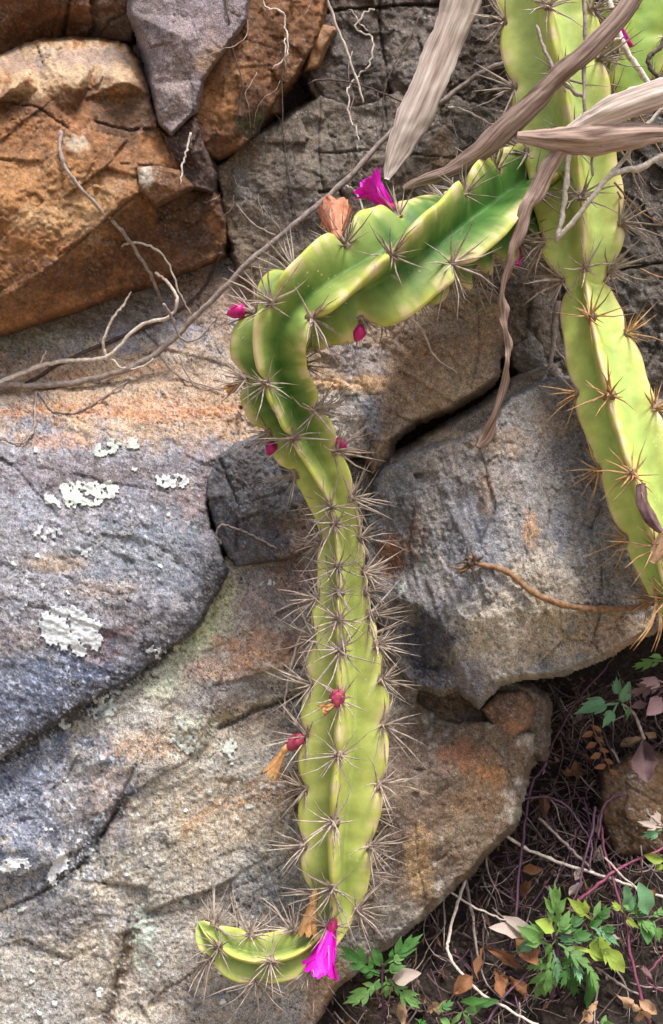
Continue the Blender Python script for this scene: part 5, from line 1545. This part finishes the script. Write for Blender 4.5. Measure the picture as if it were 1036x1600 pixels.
def cut_leaf_mesh(name, lobes, mat, curl, fold, seed):
    """deeply cut leaf: narrow blade lobes set along a midrib; (u0, angle, length, halfwidth)"""
    rr = random.Random(seed)
    V, F = [], []
    n = 7
    for li, (u0, ang, ln, hw) in enumerate(lobes):
        a = R(ang + rr.uniform(-8, 8)); ln = ln * rr.uniform(0.85, 1.12)
        dx, dy = math.sin(a), math.cos(a)
        o = len(V)
        for i in range(n):
            t = i / (n - 1)
            w = hw * max(0.04, (0.35 + 0.65 * math.sin(math.pi * min(1, 0.12 + t * 0.95)) ** 0.8) * (1 - max(0, t - 0.6) / 0.4 * 0.85))
            for q in (-1, 0, 1):
                x = dx * ln * t + q * w * dy; y = u0 + dy * ln * t - q * w * dx
                z = -curl * y * y + fold * abs(x) * 0.6 + 0.25 * abs(q) * w + 0.004 * li - 0.25 * ln * t * t * abs(dx) + 0.012 * math.sin(9 * t + li + seed)
                V.append((x, y, z))
        for i in range(n - 1):
            for k in range(2):
                b = o + i * 3 + k
                F.append((b, b + 1, b + 4, b + 3))
    me = bpy.data.meshes.new(name)
    me.from_pydata(V, [], F)
    me.polygons.foreach_set('use_smooth', [True] * len(F))
    me.materials.append(mat)
    me.update()
    return me


CUT_LOBED = [(0.0, 0, 0.62, 0.030), (0.22, 44, 0.26, 0.055), (0.24, -44, 0.26, 0.055), (0.40, 36, 0.38, 0.075), (0.42, -36, 0.38, 0.075), (0.52, 0, 0.48, 0.090), (0.62, 24, 0.28, 0.06), (0.62, -24, 0.28, 0.06)]
CUT_TRI = [(0.0, 0, 0.55, 0.035), (0.36, 40, 0.40, 0.105), (0.36, -40, 0.40, 0.105), (0.40, 0, 0.60, 0.135), (0.44, 20, 0.46, 0.10), (0.44, -20, 0.46, 0.10)]


def leaf(kind, mat, seed=0, curl=0.25, fold=0.2, wave=0.03):
    key = (kind, mat.name, seed % 3, curl, fold)
    if key not in LEAVES and kind in ('lobed', 'tri') and wave < 0.05:
        LEAVES[key] = cut_leaf_mesh('leaf', CUT_LOBED if kind == 'lobed' else CUT_TRI, mat, curl, fold, seed % 3 + 1)
    if key not in LEAVES:
        LEAVES[key] = leaf_mesh('leaf', {'lobed': O_LOBED, 'tri': O_TRI, 'lance': O_LANCE, 'oval': O_OVAL}[kind], mat, curl, fold, seed % 3 + 1, wave)
    return LEAVES[key]


def put_leaf(parent, kind, mat, a, b, d0, d1, seed=0, curl=0.2, fold=0.2, wave=0.03, name='leaf', widen=1.0, tilt=None):
    p0, p1 = P(a[0], a[1], d0), P(b[0], b[1], d1)
    rr = random.Random(seed * 7 + 3)
    up = Vector((rr.uniform(-0.5, 0.5), -1, rr.uniform(0.1, 0.9))) if tilt is None else Vector(tilt)
    L = (p1 - p0).length
    o = bpy.data.objects.new(name, leaf(kind, mat, seed, curl, fold, wave))
    base = Vector(parent.location) if parent else Vector((0, 0, 0))
    m = orient(p0 - base, p1 - base, up)
    o.matrix_local = m @ Matrix.Diagonal((L * widen, L, L, 1))
    return link(o, parent)


def plant(label, root, leaves, stems, off=(0, 0), sc=1.0, name='herb', d=0, stem_mat=None, seed=0, grow=1.12):
    """coordinates are given in an enlarged view: px = off + q / sc"""
    t = lambda q: (off[0] + q[0] / sc, off[1] + q[1] / sc)
    r0 = t(root)
    e = empty(name, P(r0[0], r0[1], d - 20))
    tag(e, label, 'plant')
    rr = random.Random(seed)
    for i, (a, b, kind, mat) in enumerate(leaves):
        A, B = t(a), t(b)
        B = (A[0] + (B[0] - A[0]) * grow, A[1] + (B[1] - A[1]) * grow)
        put_leaf(e, kind, mat, A, B, d + rr.uniform(0, 10), d + rr.uniform(4, 22), seed=seed * 13 + i, curl=rr.choice([0.15, 0.3, 0.45]), fold=rr.choice([0.3, 0.5]), widen=rr.uniform(0.85, 1.15))
        # petiole back towards the node
    for i, (pts, r_) in enumerate(stems):
        q = [t(p) for p in pts]
        v, f = twig_geo([(x, y, d - 4 + 4 * k / len(q) + (p[2] if len(p) > 2 else 0)) for k, ((x, y), p) in enumerate(zip(q, pts))], r_, r_ * 0.7, 0.4, seed + i, 6, 5)
        child('stem', v, f, stem_mat or M_VINE, e)
    return e


G_, B_, Y_, D_, W_ = M_LEAF, M_LEAF_BLUE, M_LEAF_YEL, M_LEAF_DARK, M_LEAF_PALE
plant('bushy bright green lobed-leaf herb in the middle of the hollow', (480, 960), [
    ((512, 540), (520, 362), 'lobed', G_), ((490, 545), (412, 520), 'tri', G_), ((400, 560), (280, 520), 'lance', W_), ((420, 565), (345, 505), 'lance', W_), ((440, 600), (356, 615), 'tri', B_),
    ((490, 640), (448, 850), 'lobed', G_), ((500, 640), (490, 820), 'lobed', G_), ((505, 630), (545, 765), 'lobed', B_), ((530, 600), (668, 692), 'lobed', G_), ((600, 612), (795, 640), 'tri', Y_), ((600, 680), (608, 842), 'lobed', D_),
    ((575, 680), (570, 780), 'lobed', D_), ((665, 690), (702, 882), 'lance', D_), ((655, 680), (730, 790), 'lobed', G_), ((530, 540), (600, 515), 'oval', G_), ((560, 590), (672, 555), 'tri', D_), ((700, 490), (618, 408), 'tri', Y_), ((700, 480), (725, 415), 'lance', G_),
    ((760, 620), (845, 715), 'oval', Y_), ((690, 520), (800, 570), 'lobed', B_), ((510, 540), (448, 500), 'oval', Y_), ((640, 600), (560, 570), 'tri', B_), ((680, 520), (720, 500), 'oval', D_), ((560, 640), (620, 700), 'tri', D_), ((700, 560), (780, 530), 'lobed', D_),
    ((520, 580), (470, 640), 'tri', G_), ((640, 640), (560, 700), 'lobed', D_), ((470, 660), (405, 720), 'lobed', G_), ((560, 560), (640, 470), 'lobed', D_), ((700, 500), (760, 440), 'lobed', D_), ((720, 540), (700, 620), 'lobed', B_), ((590, 650), (640, 760), 'lobed', B_), ((480, 600), (400, 560), 'tri', G_), ((730, 600), (790, 690), 'lobed', Y_), ((520, 560), (570, 480), 'tri', G_)],
    [([(480, 1000, -30), (505, 820), (530, 660), (515, 570), (512, 530)], 4.0), ([(515, 590), (440, 580), (330, 530)], 1.6), ([(520, 600), (620, 600), (700, 520), (710, 470)], 2.4), ([(530, 640), (600, 690), (640, 690)], 2.0)],
    (700, 1280), 3.083, d=-18, seed=1, grow=1.25)
plant('small green lobed herb at the right edge on a pink vine', (855, 520), [
    ((850, 430), (868, 335), 'oval', B_), ((845, 440), (890, 395), 'oval', B_), ((845, 450), (805, 412), 'tri', Y_), ((850, 460), (890, 510), 'tri', Y_), ((880, 470), (950, 455), 'lobed', D_), ((960, 460), (952, 345), 'oval', B_),
    ((970, 475), (1060, 430), 'lobed', G_), ((965, 485), (968, 555), 'oval', D_), ((990, 490), (1035, 580), 'tri', G_), ((900, 480), (990, 520), 'lobed', G_), ((930, 440), (890, 420), 'tri', G_)],
    [([(850, 520), (848, 470), (850, 430)], 2.0), ([(850, 470), (900, 475), (970, 470), (1010, 460)], 1.8)], (700, 1280), 3.083, d=-30, seed=2)
plant('dark green feathery seedling at the foot of the lower slab', (160, 760), [
    ((150, 640), (45, 582), 'lobed', D_), ((152, 620), (138, 575), 'oval', D_), ((165, 615), (248, 548), 'lobed', D_), ((178, 610), (228, 588), 'tri', G_), ((150, 650), (95, 640), 'tri', D_), ((150, 660), (66, 738), 'lobed', G_),
    ((168, 650), (180, 722), 'lobed', G_), ((180, 660), (272, 748), 'lobed', G_), ((190, 660), (248, 645), 'oval', W_), ((165, 640), (210, 615), 'tri', D_), ((150, 670), (140, 690), 'oval', D_)],
    [([(170, 790, -10), (160, 720), (158, 650), (160, 610)], 2.4)], (518, 1200), 2.0, d=4, seed=3)
plant('three-leaflet blue-green sprig with a drooping dead leaf under the boulder', (950, 620), [
    ((828, 420), (808, 318), 'tri', B_), ((822, 428), (655, 435), 'tri', B_), ((815, 432), (755, 530), 'tri', B_), ((838, 432), (895, 505), 'tri', B_), ((838, 425), (872, 352), 'oval', B_)],
    [([(945, 600), (915, 520), (890, 470), (835, 428)], 3.0)], (700, 960), 3.083, d=-48, seed=4, stem_mat=M_TWIG_GREY)
plant('low bright green shoots at the very foot of the hollow', (70, 990), [
    ((120, 895), (208, 878), 'lance', D_), ((75, 925), (152, 912), 'oval', G_), ((70, 925), (25, 985), 'lance', G_), ((72, 930), (112, 990), 'lance', G_), ((-60, 930), (20, 880), 'lobed', D_), ((-40, 960), (10, 990), 'oval', G_), ((-160, 960), (-90, 1000), 'lobed', D_), ((60, 880), (130, 870), 'lance', D_),
    ((740, 1000), (760, 950), 'oval', G_), ((735, 1000), (770, 990), 'tri', G_)],
    [([(70, 1000), (72, 930), (45, 880)], 1.8), ([(740, 1010), (742, 985), (745, 970)], 1.6), ([(-30, 1010), (-45, 960), (-50, 930)], 1.6)], (700, 1280), 3.083, d=6, seed=5)
plant('pale green leaf rosette at the right edge above the brown stone', (1040, 60), [
    ((1030, 40), (955, 20), 'tri', W_), ((1030, 50), (975, 80), 'tri', B_), ((1035, 30), (1000, -20), 'tri', W_), ((1040, 200), (965, 185), 'oval', Y_), ((1040, 220), (1005, 240), 'oval', Y_)],
    [([(1075, 110), (1050, 60), (1032, 42)], 2.0), ([(1075, 110), (1055, 190), (1040, 205)], 1.8)], (700, 1280), 3.083, d=-60, seed=6)
plant('green and reddish sprig at the right edge below the dry stalk', (1060, 330), [
    ((1045, 225), (915, 235), 'lobed', G_), ((1050, 215), (985, 195), 'tri', G_), ((1045, 340), (885, 378), 'lobed', M_DEAD_DARK), ((1045, 330), (975, 310), 'tri', M_DEAD_DARK), ((1030, 400), (975, 470), 'oval', M_DEAD_DARK), ((960, 430), (900, 440), 'oval', M_DEAD_DARK)],
    [([(1080, 380), (1060, 330), (1050, 225)], 2.2), ([(1060, 330), (1000, 400), (960, 430)], 1.6)], (700, 960), 3.083, d=-44, seed=7)

# --- dead leaves
G_DEAD = 'dead leaves caught in the hollow'
z1, z2, z8 = ((700, 960), 3.083), ((700, 1280), 3.083), ((518, 1200), 2.0)
dead = [(z2, (360, 250), (445, 235), 'oval', M_DEAD), (z2, (372, 385), (380, 270), 'oval', M_DEAD), (z2, (120, 755), (28, 830), 'oval', M_DEAD), (z2, (232, 735), (240, 855), 'oval', M_DEAD), (z2, (300, 755), (362, 905), 'oval', M_DEAD),
        (z2, (330, 560), (405, 700), 'oval', M_DEAD), (z2, (360, 720), (225, 640), 'lance', M_DEAD), (z2, (190, 600), (100, 740), 'lance', M_DEAD), (z2, (290, 830), (250, 750), 'tri', M_DEAD), (z1, (690, 765), (530, 780), 'tri', M_DEAD),
        (z1, (460, 865), (465, 985), 'oval', M_DEAD), (z2, (920, 870), (1000, 940), 'oval', M_DEAD_TAN), (z2, (630, 990), (700, 910), 'tri', M_DEAD_TAN), (z8, (215, 725), (225, 805), 'oval', M_DEAD_TAN), (z8, (360, 725), (305, 765), 'tri', M_DEAD_TAN),
        (z1, (945, 590), (960, 805), 'oval', M_DEAD_DARK), (z1, (940, 590), (858, 640), 'oval', M_DEAD_TAN), (z1, (950, 570), (1002, 610), 'oval', M_DEAD_TAN), (z1, (700, 455), (615, 505), 'oval', M_LEAF_PALE), (z2, (720, 20), (715, 80), 'oval', M_LEAF_PALE),
        (z2, (740, 120), (720, 210), 'oval', M_LEAF_PALE), (z2, (640, 240), (600, 300), 'oval', M_LEAF_PALE), (z2, (650, 300), (600, 370), 'oval', M_LEAF_PALE), (z2, (600, 470), (590, 380), 'oval', M_DEAD_DARK), (z2, (800, 430), (740, 480), 'tri', M_DEAD_DARK),
        (z2, (1000, 330), (960, 440), 'oval', M_DEAD), (z2, (790, 720), (790, 650), 'oval', M_DEAD), (z2, (930, 960), (910, 860), 'oval', M_DEAD_TAN), (z2, (1000, 800), (960, 740), 'tri', M_DEAD_DARK), (z2, (820, 600), (800, 520), 'oval', M_LEAF_PALE),
        (z2, (520, 345), (480, 330), 'oval', M_DEAD_DARK), (z8, (880, 700), (960, 760), 'tri', M_DEAD_TAN), (z8, (440, 660), (385, 700), 'oval', M_DEAD)]
own = {0: 'small rusty dead leaf pointing sideways on the purple vine', 1: 'upright rusty dead leaf just under the small sideways one', 2: 'rusty dead leaf on the bent pale dry stem', 3: 'rusty dead leaf pair hanging left of the bushy herb', 4: 'long rusty dead leaf hanging low beside the bushy herb',
       5: 'large crumpled rusty dead leaf behind the bushy herb', 6: 'narrow rusty dead leaf lying across beside the large crumpled one', 9: 'jagged rusty dead leaf in the dark gap below the rusty chunk', 10: 'rusty dead leaf hanging on the vine loop under the jagged one', 13: 'pale tan dead leaf hanging under the dark green seedling',
       14: 'jagged tan dead leaf between the seedling and the bent dry stem', 15: 'large drooping purplish dead leaf below the blue-green sprig', 16: 'rounded tan dead leaf where the sprig stalk forks', 17: 'small tan dead leaf at the right of the sprig stalk', 18: 'pinkish dry leaf at the tip of the blue-green sprig', 25: 'brown dead leaf behind the small herb on the pink vine'}
tone = {M_DEAD.name: 'curled rusty brown dead leaf caught among twigs in the hollow', M_DEAD_TAN.name: 'shrivelled pale tan dead leaf near the herbs in the hollow', M_DEAD_DARK.name: 'withered purplish dead leaf hanging among the herbs', M_LEAF_PALE.name: 'dry whitish leaf clinging to the purple vines'}
for i, ((off, sc), a, b, kind, m_) in enumerate(dead):
    A = (off[0] + a[0] / sc, off[1] + a[1] / sc); Bq = (off[0] + b[0] / sc, off[1] + b[1] / sc)
    my = (A[1] + Bq[1]) / 2
    d = max(surf(*A), surf(*Bq)) + 22
    o = put_leaf(None, kind, m_, A, Bq, d, d + 6, seed=i, curl=[0.6, -0.45, 0.5, -0.6][i % 4], fold=[1.2, -1.0, 0.9][i % 3], wave=0.10, name='dead_leaf', widen=[1.0, 0.8, 1.15][i % 3])
    tag(o, own.get(i, tone[m_.name]), 'dead leaf', G_DEAD + ' (' + m_.name.replace('_', ' ') + ')')
# dry fern-like frond
fr_e = empty('dry_frond', P(930, 1225, -90))
tag(fr_e, 'rusty dry feathery frond hanging beside the blue-green sprig', 'dead leaf')
for i in range(9):
    u = i / 8
    x, y = 700 + (700 + 80 * u ** 1.3 - 5) / 3.083, 960 + (540 + 210 * u) / 3.083
    s_ = -1 if i % 2 else 1
    put_leaf(fr_e, 'oval', M_DEAD, (x, y), (x + s_ * 15, y + 6), -88, -84, seed=i, curl=0.35, fold=0.3, name='leaflet', widen=0.9)
v, f = twig_geo([(700 + 690 / 3.083, 960 + 530 / 3.083, -90), (700 + 740 / 3.083, 960 + 640 / 3.083, -89), (700 + 785 / 3.083, 960 + 760 / 3.083, -90)], 1.5, 0.8, 0.3, 3)
child('rachis', v, f, M_DEAD, fr_e)

# --- vines and dry stems in the hollow
def free(pts, lift):
    return [(x, y, surf2(x, y) + lift) for (x, y) in pts]


SOIL_D = [(940, -175), (1150, -160), (1300, -118), (1500, -56), (1650, -20), (1760, 5)]


def surf2(x, y):
    return float(np.interp(y, [q[0] for q in SOIL_D], [q[1] for q in SOIL_D]))


for i, (lab, pts, r_, m_, lift) in enumerate([
    ('slender purple vine climbing towards the dark gap under the boulder', [(805, 1440), (815, 1330), (830, 1230), (845, 1205), (870, 1150), (905, 1090), (940, 1050), (970, 1010)], 3.0, M_VINE, 36),
    ('strong pink stem rising past the small herb at the right', [(1020, 1620), (1003, 1560), (985, 1490), (978, 1440), (965, 1400), (945, 1330), (940, 1290)], 3.6, M_VINE_PINK, 40),
    ('pink vine slanting up to the right edge', [(900, 1410), (935, 1382), (970, 1355), (1036, 1325), (1080, 1305)], 3.4, M_VINE_PINK, 44),
    ('arched purple vine over the brown stone', [(935, 1310), (940, 1270), (955, 1248), (985, 1240), (1036, 1238), (1080, 1240)], 3.0, M_VINE, 44),
    ('looping purple vine below the rusty dead leaf', [(815, 1250), (850, 1245), (880, 1255), (905, 1285), (925, 1320), (920, 1360)], 2.6, M_VINE, 40),
    ('twisted purple stem among whitish dry leaves', [(930, 1260), (925, 1300), (912, 1345), (905, 1385), (890, 1420)], 3.0, M_VINE, 42),
    ('long pale dry stem crossing the hollow behind the herb', [(785, 1300), (820, 1325), (860, 1342), (900, 1356), (960, 1375), (1036, 1402), (1080, 1420)], 3.4, M_TWIG_PALE, 34),
    ('bent pale dry stem at the foot of the lower slab', [(728, 1372), (712, 1420), (700, 1470), (703, 1495), (740, 1542), (790, 1575), (840, 1602), (880, 1625)], 3.4, M_TWIG_PALE, 30),
    ('straight dry stem leaning beside the bent pale one', [(728, 1376), (738, 1430), (748, 1500)], 3.6, M_TWIG_GREY, 22),
    ('thin dry stem slanting under the slab edge', [(700, 1392), (742, 1418), (770, 1430), (800, 1442)], 2.2, M_TWIG_PALE, 30),
    ('grey dry stem slanting towards the long pale stem', [(842, 1278), (880, 1315), (908, 1342), (930, 1365)], 3.2, M_TWIG_GREY, 30),
    ('thick grey dry stalk leaning on the brown stone', [(955, 1170), (985, 1220), (1010, 1265), (1025, 1290)], 3.0, M_TWIG_GREY, 44),
    ('tall brown stem behind the brown stone', [(940, 1140), (965, 1200), (1000, 1280)], 2.4, M_TWIG_DARK, 40),
    ('thin purple shoot standing under the chunk', [(850, 1120), (858, 1140), (855, 1180), (848, 1210)], 2.0, M_TWIG_GREY, 34),
    ('pale dry stem at the right foot below the herb', [(930, 1510), (965, 1535), (1000, 1555)], 2.6, M_TWIG_GREY, 30),
    ('pale straw leaning beside the pink stem', [(945, 1340), (970, 1365), (1000, 1395), (1010, 1405)], 2.2, M_TWIG_PALE, 46),
    ('purple stem leaning at the lower left of the herb', [(760, 1600), (785, 1560), (815, 1530), (835, 1500)], 2.8, M_VINE, 30),
    ('pinkish side stem near the right foot', [(1050, 1480), (1030, 1500), (1010, 1530), (1036, 1550)], 2.4, M_VINE_PINK, 34)]):
    twig('vine' if m_ in (M_VINE, M_VINE_PINK) else 'fallen_twig', lab, [(free(pts, lift), r_ * 0.85, r_ * 0.6)], m_, 'vine' if m_ in (M_VINE, M_VINE_PINK) else 'twig', seed=120 + i)


# --- uncountable tangle of dry straws
def tangle():
    rr = random.Random(91)
    V, F = [], []
    for i in range(900):
        y = rr.uniform(1060, 1640)
        xl = np.interp(y, [1060, 1150, 1280, 1440, 1500, 1600], [860, 850, 815, 660, 590, 500])
        x = rr.uniform(xl - 30, 1120)
        a = rr.gauss(1.2, 0.9); ln = rr.uniform(25, 110)
        pts = []
        px_, py_ = x, y
        lift = rr.uniform(2, 26)
        for k in range(5):
            pts.append((px_, py_, surf2(px_, py_) + lift + rr.uniform(-4, 6)))
            px_ += math.cos(a) * ln / 4; py_ += math.sin(a) * ln / 4; a += rr.gauss(0, 0.35)
        v, f = twig_geo(pts, rr.uniform(0.7, 2.0), 0.6, 0.6, i, 4, 2)
        o = len(V); V += v; F += [tuple(o + q for q in ff) for ff in f]
    o = mesh_obj('dry_straw', V, F, M_TWIG_DARK)
    o.data.materials.append(M_TWIG_GREY); o.data.materials.append(M_VINE)
    nf = len(F); per = nf / 900
    o.data.polygons.foreach_set('material_index', [(0, 0, 0, 1, 2)[int(i / per) % 5] for i in range(nf)])
    tag(o, 'fine tangled dead straws covering the dark soil of the hollow', 'straw', kind='stuff')
    # crumbled litter
    V, F = [], []
    for i in range(1300):
        y = rr.uniform(1060, 1660)
        xl = np.interp(y, [1060, 1150, 1280, 1440, 1500, 1600], [860, 850, 815, 660, 590, 500])
        x = rr.uniform(xl - 30, 1140)
        c = P(x, y, surf2(x, y) + rr.uniform(2, 16)); s_ = rr.uniform(2, 8) * PX
        u = Vector((rr.uniform(-1, 1), rr.uniform(-1, 1), rr.uniform(-1, 1))).normalized(); w = u.orthogonal().normalized(); n2 = u.cross(w)
        o = len(V)
        V += [c - u * s_, c + w * s_ * 0.5 + n2 * s_ * 0.2, c + u * s_, c - w * s_ * 0.5 + n2 * s_ * 0.2, c + n2 * s_ * 0.35, c - n2 * s_ * 0.15]
        F += [tuple(o + q for q in t) for t in ((0, 1, 4), (1, 2, 4), (2, 3, 4), (3, 0, 4), (1, 0, 5), (2, 1, 5), (3, 2, 5), (0, 3, 5))]
    o = mesh_obj('leaf_litter', V, F, M_DEAD, smooth=False)
    o.data.materials.append(M_DEAD_DARK)
    o.data.polygons.foreach_set('material_index', [int(i / 8) % 3 > 0 for i in range(len(F))])
    tag(o, 'crumbled brown leaf litter scattered over the dark soil', 'leaf litter', kind='stuff')


tangle()
